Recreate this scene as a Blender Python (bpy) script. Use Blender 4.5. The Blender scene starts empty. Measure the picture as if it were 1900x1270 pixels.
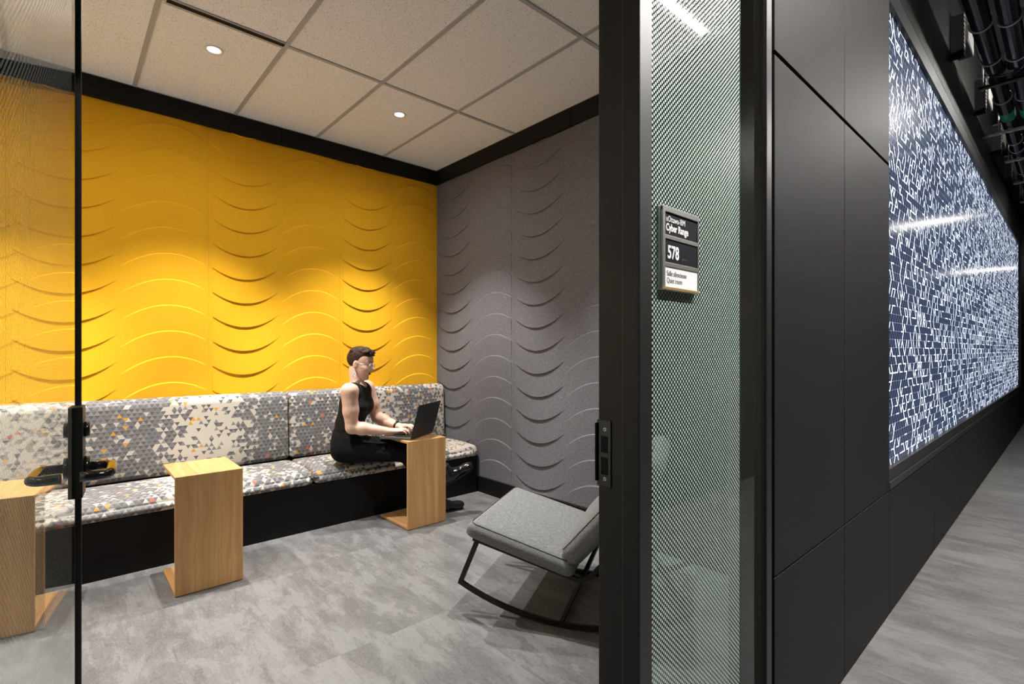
import bpy, bmesh, math, random
import numpy as np
from mathutils import Vector, Matrix
random.seed(7)
S = bpy.context.scene
COL = S.collection

# ------------------------------------------------------------------ camera
H = 1.26
FPX = 936.0                                   # focal length in pixels of the 1900 px wide frame
FWD = (0.66684, 0.74520)                      # view direction on the floor plane
cam = bpy.data.cameras.new('camera')
cam.sensor_fit = 'HORIZONTAL'; cam.sensor_width = 36.0
cam.lens = 36.0 * FPX / 1900.0
cam.shift_y = 15.0 / 1900.0
cam.clip_start = 0.02
co = bpy.data.objects.new('camera', cam); COL.objects.link(co)
co.location = (0, 0, H)
co.rotation_euler = (math.pi / 2, 0, math.atan2(FWD[1], FWD[0]) - math.pi / 2)
S.camera = co

# ------------------------------------------------------------------ world, exposure
w = bpy.data.worlds.new('world'); S.world = w; w.use_nodes = True
w.node_tree.nodes['Background'].inputs[0].default_value = (0.8, 0.9, 1.0, 1)
w.node_tree.nodes['Background'].inputs[1].default_value = 0.012
S.view_settings.view_transform = 'Standard'
S.view_settings.look = 'None'
S.view_settings.gamma = 1.0
S.view_settings.use_curve_mapping = False
S.view_settings.exposure = 0.0
SPILL_W = 25.0             # wide stray light of the same lamps
SPOT_W = 262.0            # room downlights
SPOT_COL = (1.0, 0.98, 0.95)
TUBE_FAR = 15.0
TUBE_E = 430.0             # corridor linear lights
TUBE_COL = (1.0, 0.97, 0.93)
LED_E = 1.0

# ------------------------------------------------------------------ key planes
YW, XG, YC = 4.235, 2.790, 0.588              # yellow wall face, grey wall face, corridor wall face
ZC = 3.026                                    # room ceiling
YO = -0.93                                    # opposite corridor wall
XL = -2.3                                     # left wall of the room

# ------------------------------------------------------------------ helpers
def link(o): COL.objects.link(o); return o

def obj(name, me, mat=None, parent=None, smooth=False):
    if mat is not None: me.materials.append(mat)
    if smooth:
        for p in me.polygons: p.use_smooth = True
    o = link(bpy.data.objects.new(name, me))
    if parent is not None: o.parent = parent
    return o

def bobj(name, bm, mat=None, parent=None, smooth=False):
    me = bpy.data.meshes.new(name); bm.normal_update(); bm.to_mesh(me); bm.free()
    return obj(name, me, mat, parent, smooth)

def tag(o, label=None, cat=None, group=None, kind=None):
    if label: o['label'] = label
    if cat: o['category'] = cat
    if group: o['group'] = group
    if kind: o['kind'] = kind
    return o

def thing(name, label, cat, loc=(0, 0, 0), rz=0.0, group=None):
    o = link(bpy.data.objects.new(name, None)); o.empty_display_size = 0.1
    o.location = loc; o.rotation_euler = (0, 0, rz)
    return tag(o, label, cat, group)

def copy_tree(o, parent=None):
    c = o.copy(); link(c); c.parent = parent
    for ch in list(o.children): copy_tree(ch, c)
    return c

def bm_box(bm, x0, x1, y0, y1, z0, z1, bevel=0.0, seg=1):
    m = Matrix.Translation(((x0+x1)/2, (y0+y1)/2, (z0+z1)/2)) @ Matrix.Diagonal((abs(x1-x0), abs(y1-y0), abs(z1-z0), 1))
    r = bmesh.ops.create_cube(bm, size=1.0, matrix=m)
    if bevel > 0:
        es = list({e for v in r['verts'] for e in v.link_edges})
        bmesh.ops.bevel(bm, geom=es, offset=bevel, segments=seg, affect='EDGES', profile=0.5)
    return bm

def box(name, x0, x1, y0, y1, z0, z1, mat, parent=None, bevel=0.0, seg=1, smooth=False):
    return bobj(name, bm_box(bmesh.new(), x0, x1, y0, y1, z0, z1, bevel, seg), mat, parent, smooth)

def frame_axes(d):
    d = Vector(d).normalized()
    a = Vector((0, 0, 1)) if abs(d.z) < 0.9 else Vector((1, 0, 0))
    u = d.cross(a).normalized(); v = d.cross(u).normalized()
    return d, u, v

def bm_cyl(bm, a, b, r, n=16, r2=None):
    a, b = Vector(a), Vector(b); d, u, v = frame_axes(b - a)
    r2 = r if r2 is None else r2
    A = [bm.verts.new(a + (u*math.cos(t)+v*math.sin(t))*r) for t in [2*math.pi*i/n for i in range(n)]]
    B = [bm.verts.new(b + (u*math.cos(t)+v*math.sin(t))*r2) for t in [2*math.pi*i/n for i in range(n)]]
    for i in range(n): bm.faces.new((A[i], A[(i+1) % n], B[(i+1) % n], B[i]))
    bm.faces.new(A[::-1]); bm.faces.new(B)
    bmesh.ops.recalc_face_normals(bm, faces=bm.faces)
    return bm

def bm_tube(bm, pts, r, n=10, closed=False):
    pts = [Vector(p) for p in pts]; rings = []
    N = len(pts); up = None
    for i, p in enumerate(pts):
        if closed: d = pts[(i+1) % N] - pts[i-1]
        else: d = pts[min(i+1, N-1)] - pts[max(i-1, 0)]
        d.normalize()
        if up is None: _, up, _ = frame_axes(d)
        up = (up - d*up.dot(d)).normalized(); v = d.cross(up)
        rr = r[i] if isinstance(r, (list, tuple)) else r
        rings.append([bm.verts.new(p + (up*math.cos(t)+v*math.sin(t))*rr) for t in [2*math.pi*k/n for k in range(n)]])
    for i in range(N if closed else N-1):
        A, B = rings[i], rings[(i+1) % N]
        for k in range(n): bm.faces.new((A[k], A[(k+1) % n], B[(k+1) % n], B[k]))
    if not closed: bm.faces.new(rings[0][::-1]); bm.faces.new(rings[-1])
    bmesh.ops.recalc_face_normals(bm, faces=bm.faces)
    return bm

def bm_bar(bm, pts, w, h, side):
    """flat bar swept along pts; w along the constant vector side, h across"""
    pts = [Vector(p) for p in pts]; side = Vector(side).normalized(); rings = []
    for i, p in enumerate(pts):
        d = (pts[min(i+1, len(pts)-1)] - pts[max(i-1, 0)]).normalized()
        n = d.cross(side).normalized()
        rings.append([bm.verts.new(p + side*(sx*w/2) + n*(sy*h/2)) for sx, sy in ((-1, -1), (1, -1), (1, 1), (-1, 1))])
    for A, B in zip(rings[:-1], rings[1:]):
        for k in range(4): bm.faces.new((A[k], A[(k+1) % 4], B[(k+1) % 4], B[k]))
    bm.faces.new(rings[0][::-1]); bm.faces.new(rings[-1])
    bmesh.ops.recalc_face_normals(bm, faces=bm.faces)
    return bm

def bm_disc(bm, c, nrm, r, n=24, depth=0.0):
    nrm = Vector(nrm).normalized(); c = Vector(c)
    return bm_cyl(bm, c - nrm*depth, c, r, n) if depth else bm_cyl(bm, c - nrm*0.001, c, r, n)

def box_uv(me, grain='z', off=(0.0, 0.0)):
    """UV in metres, V running along the grain axis"""
    uv = me.uv_layers.new(name='uv')
    g = 'xyz'.index(grain)
    for p in me.polygons:
        n = [abs(c) for c in p.normal]; ax = n.index(max(n))
        rest = [a for a in (0, 1, 2) if a != ax]
        if g in rest: va = g; ua = [a for a in rest if a != g][0]
        else: ua, va = rest
        for li in p.loop_indices:
            c = me.vertices[me.loops[li].vertex_index].co
            uv.data[li].uv = (c[ua] + off[0] + 0.37*ax, c[va] + off[1])

def text(name, body, size, mat, parent, loc, rot, sx=1.0, bold=0.0, extrude=0.0003):
    cu = bpy.data.curves.new(name, 'FONT'); cu.body = body; cu.size = size
    cu.extrude = extrude; cu.offset = bold; cu.resolution_u = 4
    t = bpy.data.objects.new(name, cu); COL.objects.link(t)
    bpy.context.view_layer.update()
    dg = bpy.context.evaluated_depsgraph_get()
    me = bpy.data.meshes.new_from_object(t.evaluated_get(dg))
    bpy.data.objects.remove(t); bpy.data.curves.remove(cu)
    me.materials.clear()
    o = obj(name, me, mat, parent)
    o.location = loc; o.rotation_euler = rot; o.scale = (sx, 1, 1)
    return o

# ------------------------------------------------------------------ node helper
class NT:
    def __init__(s, name):
        s.mat = bpy.data.materials.new(name); s.mat.use_nodes = True
        s.t = s.mat.node_tree; s.t.nodes.clear()
        s.out = s.n('ShaderNodeOutputMaterial')
    def n(s, typ, **kw):
        nd = s.t.nodes.new(typ)
        for k, v in kw.items(): setattr(nd, k, v)
        return nd
    def l(s, a, b): s.t.links.new(a, b)
    def val(s, sock, v):
        if hasattr(v, 'is_output'): s.l(v, sock)
        elif isinstance(v, (tuple, list)) and len(v) == 3 and sock.type == 'RGBA': sock.default_value = (*v, 1)
        else: sock.default_value = v
    def m(s, op, a, b=None, c=None, clamp=False):
        nd = s.n('ShaderNodeMath', operation=op); nd.use_clamp = clamp
        s.val(nd.inputs[0], a)
        if b is not None: s.val(nd.inputs[1], b)
        if c is not None: s.val(nd.inputs[2], c)
        return nd.outputs[0]
    def mix(s, f, a, b):
        nd = s.n('ShaderNodeMix', data_type='RGBA')
        s.val(nd.inputs[0], f); s.val(nd.inputs[6], a); s.val(nd.inputs[7], b)
        return nd.outputs[2]
    def ramp(s, f, lo, hi, a=0.0, b=1.0):
        nd = s.n('ShaderNodeMapRange'); nd.clamp = True
        s.val(nd.inputs[0], f); s.val(nd.inputs[1], lo); s.val(nd.inputs[2], hi); s.val(nd.inputs[3], a); s.val(nd.inputs[4], b)
        return nd.outputs[0]
    def coord(s, which='Object'): return s.n('ShaderNodeTexCoord').outputs[which]
    def map(s, vec, scale=(1, 1, 1), loc=(0, 0, 0), rot=(0, 0, 0)):
        nd = s.n('ShaderNodeMapping'); s.l(vec, nd.inputs[0])
        nd.inputs['Scale'].default_value = scale; nd.inputs['Location'].default_value = loc; nd.inputs['Rotation'].default_value = rot
        return nd.outputs[0]
    def sep(s, vec):
        nd = s.n('ShaderNodeSeparateXYZ'); s.l(vec, nd.inputs[0]); return nd.outputs
    def comb(s, x, y, z):
        nd = s.n('ShaderNodeCombineXYZ')
        for i, v in enumerate((x, y, z)): s.val(nd.inputs[i], v)
        return nd.outputs[0]
    def noise(s, vec, scale, detail=4, rough=0.55, dist=0.0):
        nd = s.n('ShaderNodeTexNoise'); s.l(vec, nd.inputs['Vector'])
        nd.inputs['Scale'].default_value = scale; nd.inputs['Detail'].default_value = detail
        nd.inputs['Roughness'].default_value = rough; nd.inputs['Distortion'].default_value = dist
        return nd.outputs['Fac']
    def white(s, vec):
        nd = s.n('ShaderNodeTexWhiteNoise'); nd.noise_dimensions = '3D'; s.l(vec, nd.inputs['Vector']); return nd.outputs['Value']
    def bump(s, height, strength=0.3, dist=0.002):
        nd = s.n('ShaderNodeBump'); nd.inputs['Strength'].default_value = strength; nd.inputs['Distance'].default_value = dist
        s.l(height, nd.inputs['Height']); return nd.outputs[0]
    def pbr(s, col, rough=0.5, metal=0.0, spec=0.5, normal=None, emit=None, estr=0.0, coat=0.0, sheen=0.0):
        b = s.n('ShaderNodeBsdfPrincipled')
        s.val(b.inputs['Base Color'], col); s.val(b.inputs['Roughness'], rough); s.val(b.inputs['Metallic'], metal)
        s.val(b.inputs['Specular IOR Level'], spec)
        if normal is not None: s.l(normal, b.inputs['Normal'])
        if emit is not None: s.val(b.inputs['Emission Color'], emit); s.val(b.inputs['Emission Strength'], estr)
        if coat: b.inputs['Coat Weight'].default_value = coat; b.inputs['Coat Roughness'].default_value = 0.05
        if sheen: b.inputs['Sheen Weight'].default_value = sheen
        return b
    def done(s, sh): s.l(sh if hasattr(sh, 'is_output') else sh.outputs[0], s.out.inputs[0]); return s.mat

MAT = {}
def plain(name, col, rough=0.5, metal=0.0, spec=0.5, var=0.08, scale=30.0, bump=0.0):
    t = NT(name); c = t.coord()
    f = t.noise(c, scale, 3)
    lo = tuple(max(0, x*(1-var)) for x in col); hi = tuple(min(1, x*(1+var)) for x in col)
    nrm = t.bump(t.noise(c, scale*8, 3), bump, 0.001) if bump else None
    MAT[name] = t.done(t.pbr(t.mix(f, lo, hi), rough, metal, spec, nrm)); return MAT[name]

plain('black_trim', (0.004, 0.004, 0.004), 0.55, spec=0.22)
plain('black_metal', (0.007, 0.007, 0.007), 0.42, spec=0.35)
plain('gloss_black', (0.008, 0.008, 0.008), 0.16, spec=0.6)
plain('bench_base', (0.0035, 0.0035, 0.004), 0.6, spec=0.25)
plain('frame_face', (0.018, 0.017, 0.0165), 0.42, spec=0.5, bump=0.08)
plain('seal_grey', (0.05, 0.045, 0.042), 0.6)
plain('wall_panel', (0.0190, 0.0178, 0.0178), 0.55, spec=0.09, var=0.12, scale=5)
plain('wall_dark', (0.018, 0.0175, 0.0175), 0.6, spec=0.3)
plain('soffit_dark', (0.007, 0.0066, 0.006), 0.36, spec=0.35)
plain('ceiling_dark', (0.012, 0.012, 0.012), 0.8, spec=0.2)
plain('side_wall', (0.80, 0.80, 0.80), 0.8)  # white chosen for the unseen left wall to bounce fill light
plain('grid_bar', (0.42, 0.43, 0.44), 0.6)
plain('alu', (0.58, 0.57, 0.54), 0.35, 0.85)
plain('brass', (0.75, 0.55, 0.25), 0.35, 0.7)
plain('screw', (0.5, 0.5, 0.48), 0.3, 0.9)
plain('sign_black', (0.006, 0.006, 0.009), 0.6, spec=0.15)
plain('sign_white', (0.88, 0.88, 0.86), 0.5)
plain('sign_text', (0.95, 0.95, 0.93), 0.5)
plain('sign_grey_text', (0.10, 0.10, 0.10), 0.5)
plain('pipe_black', (0.018, 0.018, 0.021), 0.15, spec=0.6)
plain('pipe_label', (0.01, 0.33, 0.16), 0.45)
plain('galv', (0.50, 0.49, 0.47), 0.45, 0.35)
plain('box_grey', (0.10, 0.095, 0.09), 0.55)
plain('white_trim', (0.75, 0.74, 0.71), 0.5)
plain('skin', (0.78, 0.50, 0.37), 0.5, var=0.06, scale=18)
plain('lips', (0.28, 0.055, 0.05), 0.45)
plain('eye_white', (0.7, 0.68, 0.65), 0.3)
plain('top_knit', (0.006, 0.0055, 0.006), 0.8, spec=0.2)
plain('trousers', (0.006, 0.0055, 0.0075), 0.85, spec=0.15)
plain('shoe', (0.008, 0.008, 0.008), 0.2, spec=0.6)
plain('laptop_black', (0.012, 0.011, 0.011), 0.42, spec=0.4)
plain('laptop_deck', (0.10, 0.09, 0.085), 0.4, 0.4)
plain('laptop_key', (0.008, 0.008, 0.008), 0.5)
plain('rim_silver', (0.75, 0.72, 0.70), 0.25, 0.9)
plain('watch', (0.01, 0.01, 0.01), 0.5)

def mk_knit():
    t = NT('knit_top'); c = t.coord(); x, y, z = t.sep(c)
    nz = t.noise(c, 9, 2)
    wv = t.m('SINE', t.m('ADD', t.m('MULTIPLY', z, 1150.0), t.m('MULTIPLY', nz, 9.0)))
    MAT['knit'] = t.done(t.pbr(t.mix(t.ramp(wv, 0.2, 1.0), (0.004, 0.004, 0.004), (0.009, 0.0085, 0.0085)), 0.75, spec=0.25, normal=t.bump(wv, 0.6, 0.004)))
mk_knit()

def mk_hair():
    t = NT('hair'); c = t.map(t.coord(), (14, 14, 55))
    f = t.noise(c, 3.0, 5, 0.6, 0.6)
    MAT['hair'] = t.done(t.pbr(t.mix(t.ramp(f, 0.35, 0.65), (0.010, 0.005, 0.0035), (0.062, 0.028, 0.015)), 0.6, spec=0.2, normal=t.bump(f, 0.9, 0.006)))
mk_hair()

def mk_earring():
    t = NT('earring'); f = t.noise(t.coord(), 160, 2)
    MAT['earring'] = t.done(t.pbr(t.mix(t.ramp(f, 0.56, 0.6), (0.85, 0.82, 0.78), (0.03, 0.03, 0.03)), 0.5))
mk_earring()

def mk_floor():
    t = NT('floor_stone')
    oi = t.n('ShaderNodeObjectInfo')
    r = t.m('MULTIPLY', oi.outputs['Random'], 97.0)
    c = t.coord(); x, y, z = t.sep(c)
    p = t.comb(x, y, r)
    big = t.noise(t.map(p, (1.0, 0.45, 1)), 2.6, 4, 0.55, 0.2)
    streak = t.noise(t.map(p, (9.0, 0.9, 1)), 3.2, 6, 0.68, 0.15)
    patch = t.noise(t.map(p, (1.0, 0.36, 1), (3, 7, 1)), 8.5, 10, 0.74, 0.25)
    fine = t.noise(t.map(p, (1.0, 0.45, 1)), 150, 5, 0.75)
    cr = t.noise(t.map(p, (1.2, 0.6, 1), (9, 2, 4)), 26, 8, 0.8, 0.8)
    base = t.mix(t.ramp(big, 0.34, 0.66), (0.120, 0.115, 0.113), (0.190, 0.185, 0.182))
    base = t.mix(t.m('MULTIPLY', t.ramp(patch, 0.520, 0.540), 0.55), base, (0.245, 0.241, 0.238))
    base = t.mix(t.m('MULTIPLY', t.ramp(patch, 0.462, 0.440), 0.58), base, (0.088, 0.083, 0.082))
    base = t.mix(t.m('MULTIPLY', t.ramp(streak, 0.52, 0.66), 0.40), base, (0.100, 0.094, 0.092))
    base = t.mix(t.m('MULTIPLY', t.ramp(streak, 0.46, 0.36), 0.30), base, (0.235, 0.231, 0.228))
    base = t.mix(t.m('MULTIPLY', t.ramp(cr, 0.59, 0.64), 0.50), base, (0.070, 0.066, 0.064))
    base = t.mix(t.ramp(fine, 0.38, 0.66, 0.0, 0.36), base, (0.255, 0.251, 0.248))
    base = t.mix(t.ramp(fine, 0.46, 0.30, 0.0, 0.30), base, (0.075, 0.072, 0.071))
    tint = t.ramp(oi.outputs['Random'], 0, 1, 0.80, 0.90)
    hsv = t.n('ShaderNodeHueSaturation'); t.l(base, hsv.inputs['Color']); t.l(tint, hsv.inputs['Value'])
    MAT['floor'] = t.done(t.pbr(hsv.outputs[0], t.ramp(patch, 0.3, 0.7, 0.48, 0.62), spec=0.35, normal=t.bump(t.m('ADD', fine, streak), 0.12, 0.001)))
mk_floor()
plain('grout', (0.085, 0.082, 0.08), 0.8)

def mk_tile():
    t = NT('ceiling_tile'); c = t.coord()
    f = t.noise(c, 150, 3, 0.55); g = t.noise(c, 420, 2)
    pit = t.ramp(f, 0.615, 0.65)
    col = t.mix(g, (0.85, 0.89, 0.93), (0.92, 0.95, 0.98))
    col = t.mix(t.m('MULTIPLY', pit, 0.75), col, (0.16, 0.145, 0.13))
    MAT['ctile'] = t.done(t.pbr(col, 0.9, spec=0.15, normal=t.bump(t.m('SUBTRACT', g, t.m('MULTIPLY', pit, 3.0)), 0.25, 0.002)))
mk_tile()

def mk_felt(name, a, b, speck=None):
    t = NT(name); c = t.coord()
    f = t.noise(c, 330, 3, 0.7); g = t.noise(c, 9, 3)
    col = t.mix(t.ramp(f, 0.36, 0.64), a, b)
    if speck: col = t.mix(t.ramp(t.noise(c, 210, 2, 0.6), 0.56, 0.68), col, speck)
    col = t.mix(t.m('MULTIPLY', g, 0.12), col, tuple(0.75*x for x in a))
    MAT[name] = t.done(t.pbr(col, 0.92, spec=0.12, normal=t.bump(f, 0.25, 0.0012), sheen=0.08))
mk_felt('felt_yellow', (0.82, 0.41, 0.012), (0.93, 0.485, 0.022))
mk_felt('felt_grey', (0.085, 0.084, 0.093), (0.190, 0.188, 0.205), (0.30, 0.298, 0.32))

def mk_wood():
    t = NT('light_oak'); uv = t.coord('UV')
    oi = t.n('ShaderNodeObjectInfo'); x, y, z = t.sep(uv)
    p = t.comb(x, y, t.m('MULTIPLY', oi.outputs['Random'], 31.0))
    warp = t.noise(t.map(p, (4, 1.1, 1)), 1.6, 3, 0.5)
    xx = t.m('ADD', x, t.m('MULTIPLY', warp, 0.13))
    ring = t.noise(t.comb(t.m('MULTIPLY', xx, 26.0), t.m('MULTIPLY', y, 0.9), t.m('MULTIPLY', oi.outputs['Random'], 31.0)), 1.0, 4, 0.6, 0.3)
    fine = t.noise(t.map(p, (330, 7, 1)), 1.0, 3, 0.6)
    vein = t.noise(t.map(p, (70, 2.2, 1)), 1.0, 3, 0.6, 0.2)
    stave = t.white(t.comb(t.m('FLOOR', t.m('MULTIPLY', t.m('ADD', x, 0.07), 5.6)), oi.outputs['Random'], 1.0))
    col = t.mix(t.ramp(ring, 0.34, 0.62), (0.64, 0.365, 0.155), (0.50, 0.265, 0.100))
    col = t.mix(t.m('MULTIPLY', t.ramp(vein, 0.52, 0.70), 0.35), col, (0.31, 0.155, 0.055))
    col = t.mix(t.m('MULTIPLY', t.ramp(fine, 0.5, 0.8), 0.4), col, (0.34, 0.18, 0.07))
    hsv = t.n('ShaderNodeHueSaturation'); t.l(col, hsv.inputs['Color']); t.l(t.ramp(stave, 0, 1, 0.90, 1.06), hsv.inputs['Value'])
    MAT['wood'] = t.done(t.pbr(hsv.outputs[0], 0.45, spec=0.35, normal=t.bump(fine, 0.08, 0.0008)))
mk_wood()

def mk_fabric():
    t = NT('triangle_fabric'); uv = t.coord('UV'); x, y, _ = t.sep(uv)
    hr, wd = 0.0268, 0.0310
    a = t.m('DIVIDE', y, hr); b = t.m('SUBTRACT', t.m('DIVIDE', x, wd), t.m('MULTIPLY', a, 0.5))
    fa, fb = t.m('FLOOR', a), t.m('FLOOR', b)
    ra, rb = t.m('SUBTRACT', a, fa), t.m('SUBTRACT', b, fb)
    down = t.m('GREATER_THAN', t.m('ADD', ra, rb), 1.0)
    idv = t.comb(fb, fa, down)
    r1 = t.white(idv); r2 = t.white(t.comb(t.m('ADD', fb, 41.3), fa, down)); r3 = t.white(t.comb(fb, t.m('ADD', fa, 17.7), down))
    cx = t.m('MULTIPLY', t.m('ADD', fb, t.m('MULTIPLY', fa, 0.5)), wd); cy = t.m('MULTIPLY', fa, hr)
    dens = t.noise(t.comb(cx, t.m('MULTIPLY', cy, 0.35), 0.0), 2.0, 1, 0.4)
    band = t.m('COSINE', t.m('MULTIPLY', t.m('SUBTRACT', cx, 0.75), 2*math.pi/0.92))
    cream = t.ramp(t.m('ADD', t.m('MULTIPLY', band, 0.30), t.m('MULTIPLY', dens, 1.0)), 0.22, 0.80, 0.08, 0.76)
    grey = t.mix(t.ramp(r2, 0, 1), (0.150, 0.145, 0.148), (0.245, 0.238, 0.236))
    grey = t.mix(t.m('MULTIPLY', t.m('GREATER_THAN', r2, 0.72), 0.6), grey, (0.29, 0.28, 0.275))
    grey = t.mix(t.m('MULTIPLY', down, 0.62), grey, (0.062, 0.060, 0.063))
    grey = t.mix(t.m('MULTIPLY', t.m('SUBTRACT', 1.0, ra), 0.22), grey, (0.30, 0.29, 0.285))
    edge = t.m('MINIMUM', t.m('MINIMUM', ra, rb), t.m('ABSOLUTE', t.m('SUBTRACT', t.m('ADD', ra, rb), 1.0)))
    edge = t.m('MINIMUM', edge, t.m('MINIMUM', t.m('SUBTRACT', 1.0, ra), t.m('SUBTRACT', 1.0, rb)))
    grey = t.mix(t.m('MULTIPLY', t.ramp(edge, 0.05, 0.02), 0.45), grey, (0.34, 0.32, 0.30))
    acc = t.mix(t.m('GREATER_THAN', r2, 0.22), (0.74, 0.15, 0.085), (0.66, 0.31, 0.045))
    col = t.mix(t.m('LESS_THAN', r1, cream), grey, (0.58, 0.52, 0.44))
    col = t.mix(t.m('GREATER_THAN', r3, 0.981), col, acc)
    w1 = t.m('SINE', t.m('MULTIPLY', x, 5200.0)); w2 = t.m('SINE', t.m('MULTIPLY', y, 5200.0))
    MAT['fabric'] = t.done(t.pbr(col, 0.6, spec=0.22, normal=t.bump(t.m('MULTIPLY', w1, w2), 0.05, 0.0006)))
mk_fabric()

def mk_tweed():
    t = NT('grey_tweed'); c = t.coord(); x, y, z = t.sep(c)
    f = t.noise(t.map(c, (1, 1, 1)), 420, 2, 0.6); s1 = t.noise(t.map(c, (30, 240, 240)), 1.5, 3, 0.6); s2 = t.noise(t.map(c, (240, 30, 240)), 1.5, 3, 0.6)
    k = t.m('MULTIPLY', t.m('ADD', t.m('ADD', f, s1), s2), 0.3333)
    col = t.mix(t.ramp(k, 0.40, 0.60), (0.095, 0.098, 0.10), (0.265, 0.268, 0.266))
    MAT['tweed'] = t.done(t.pbr(col, 0.9, spec=0.15, normal=t.bump(k, 0.5, 0.0016), sheen=0.1))
mk_tweed()
plain('piping', (0.03, 0.03, 0.032), 0.7)

def glass_shader(t, tint=(0.86, 0.91, 0.89), ior=1.5, rough=0.01):
    fr = t.n('ShaderNodeFresnel'); fr.inputs['IOR'].default_value = ior
    tr = t.n('ShaderNodeBsdfTransparent'); tr.inputs[0].default_value = (*tint, 1)
    gl = t.n('ShaderNodeBsdfGlossy'); gl.inputs['Roughness'].default_value = rough
    mx = t.n('ShaderNodeMixShader'); t.l(fr.outputs[0], mx.inputs[0]); t.l(tr.outputs[0], mx.inputs[1]); t.l(gl.outputs[0], mx.inputs[2])
    return mx.outputs[0]

def mk_clear():
    t = NT('clear_glass'); MAT['glass'] = t.done(glass_shader(t))
    t = NT('green_edge'); MAT['glass_edge'] = t.done(t.pbr((0.02, 0.05, 0.045), 0.2))
mk_clear()

def mk_frit(name, dotcol, opac=1.0, tint=(0.42, 0.52, 0.48)):
    """white ceramic dots printed in a diagonal lattice on glass dimmed by tint (object x = along, z = up)"""
    t = NT(name); c = t.coord(); x, y, z = t.sep(c)
    px, pz, rr = 0.0128, 0.0125, 0.00325
    def near(ox, oz):
        a = t.m('SUBTRACT', t.m('FRACT', t.m('ADD', t.m('DIVIDE', x, px), ox)), 0.5)
        b = t.m('SUBTRACT', t.m('FRACT', t.m('ADD', t.m('DIVIDE', z, pz), oz)), 0.5)
        a = t.m('MULTIPLY', a, px); b = t.m('MULTIPLY', b, pz)
        return t.m('SQRT', t.m('ADD', t.m('MULTIPLY', a, a), t.m('MULTIPLY', b, b)))
    d = t.m('MINIMUM', near(0, 0), near(0.5, 0.5))
    dot = t.m('MULTIPLY', t.m('LESS_THAN', d, rr), opac)
    white = t.pbr(dotcol, 0.35, spec=0.5)
    mx = t.n('ShaderNodeMixShader'); t.l(dot, mx.inputs[0]); t.l(glass_shader(t, tint), mx.inputs[1]); t.l(white.outputs[0], mx.inputs[2])
    MAT[name] = t.done(mx.outputs[0])
mk_frit('frit_glass', (0.42, 0.54, 0.475))  # glass tint darkened in place of the dark background behind it
mk_frit('door_frit_dimmed', (0.34, 0.38, 0.36), 0.24, (0.86, 0.91, 0.89))  # door dots greyed and thinned in place of the weaker light reaching them

def mk_led():
    t = NT('led_lattice'); c = t.coord(); x, y, z = t.sep(c)
    hr, wd = 0.0424, 0.0530
    a = t.m('DIVIDE', z, hr); xa = t.m('DIVIDE', x, wd)
    b = t.m('SUBTRACT', xa, t.m('MULTIPLY', a, 0.5)); cc = t.m('ADD', xa, t.m('MULTIPLY', a, 0.5))
    sn = math.sin(math.atan2(hr, wd/2))
    def fam(coordv, along, k, scale, p, hw):
        rd = t.m('ROUND', coordv)
        d = t.m('MULTIPLY', t.m('ABSOLUTE', t.m('SUBTRACT', coordv, rd)), scale)
        e = t.white(t.comb(t.m('ADD', rd, 0.37*k), t.m('FLOOR', along), 3.1*k+0.5))
        lit = t.m('LESS_THAN', e, p)
        thick = t.m('MULTIPLY', t.m('LESS_THAN', d, hw), lit)
        thin = t.m('LESS_THAN', d, 0.0013)
        return thick, thin
    ka = t.m('ROUND', a)
    h1, h2 = fam(a, t.m('SUBTRACT', xa, t.m('MULTIPLY', ka, 0.5)), 1, hr, 0.21, 0.0031)
    b1, b2 = fam(b, a, 2, wd*sn, 0.26, 0.0044)
    c1, c2 = fam(cc, a, 3, wd*sn, 0.26, 0.0044)
    thick = t.m('MAXIMUM', t.m('MAXIMUM', h1, b1), c1)
    thin = t.m('MAXIMUM', t.m('MAXIMUM', h2, b2), c2)
    bg = t.noise(t.comb(x, 0.0, z), 1.3, 2)
    col = t.mix(bg, (0.010, 0.015, 0.034), (0.022, 0.032, 0.066))
    col = t.mix(thin, col, (0.25, 0.33, 0.56))
    col = t.mix(thick, col, (1.9, 2.1, 2.4))
    p = t.pbr((0.02, 0.02, 0.025), 0.17, spec=0.5, emit=col, estr=LED_E)
    MAT['led'] = t.done(p)
mk_led()

def mk_emit(name, col, e):
    t = NT(name); em = t.n('ShaderNodeEmission'); em.inputs[0].default_value = (*col, 1); em.inputs[1].default_value = e
    MAT[name] = t.done(em)
mk_emit('lamp_glow', SPOT_COL, 14.0)
mk_emit('tube_glow', TUBE_COL, TUBE_E)
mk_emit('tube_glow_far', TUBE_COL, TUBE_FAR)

# ================================================================== SETTING
def struct(o): o['kind'] = 'structure'; return o

# ---- floor: slab with stone-look tiles
XE = 19.0
floor = struct(box('floor', XL-0.3, XE, YO-0.2, YW+0.2, -0.08, -0.010, MAT['grout']))
TX, TY = 0.508, 0.985
tile_me = None
for j in range(5):
    y1 = 3.995 - j*TY + 0.0; y0 = y1 - TY
    for i in range(-6, 38):
        x0 = 0.35 + i*TX
        if x0 + TX < XL - 0.2: continue
        if j < 3 and x0 > XG: continue
        if x0 > XE - 0.3: continue
        if tile_me is None:
            bm = bm_box(bmesh.new(), 0, TX-0.0001, 0, TY-0.0001, -0.012, 0, 0.0002)
            tile_me = bpy.data.meshes.new('floor_tile'); bm.to_mesh(tile_me); bm.free(); tile_me.materials.append(MAT['floor'])
        o = link(bpy.data.objects.new('floor_tile', tile_me)); o.parent = floor; o.location = (x0, y0, 0)

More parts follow.
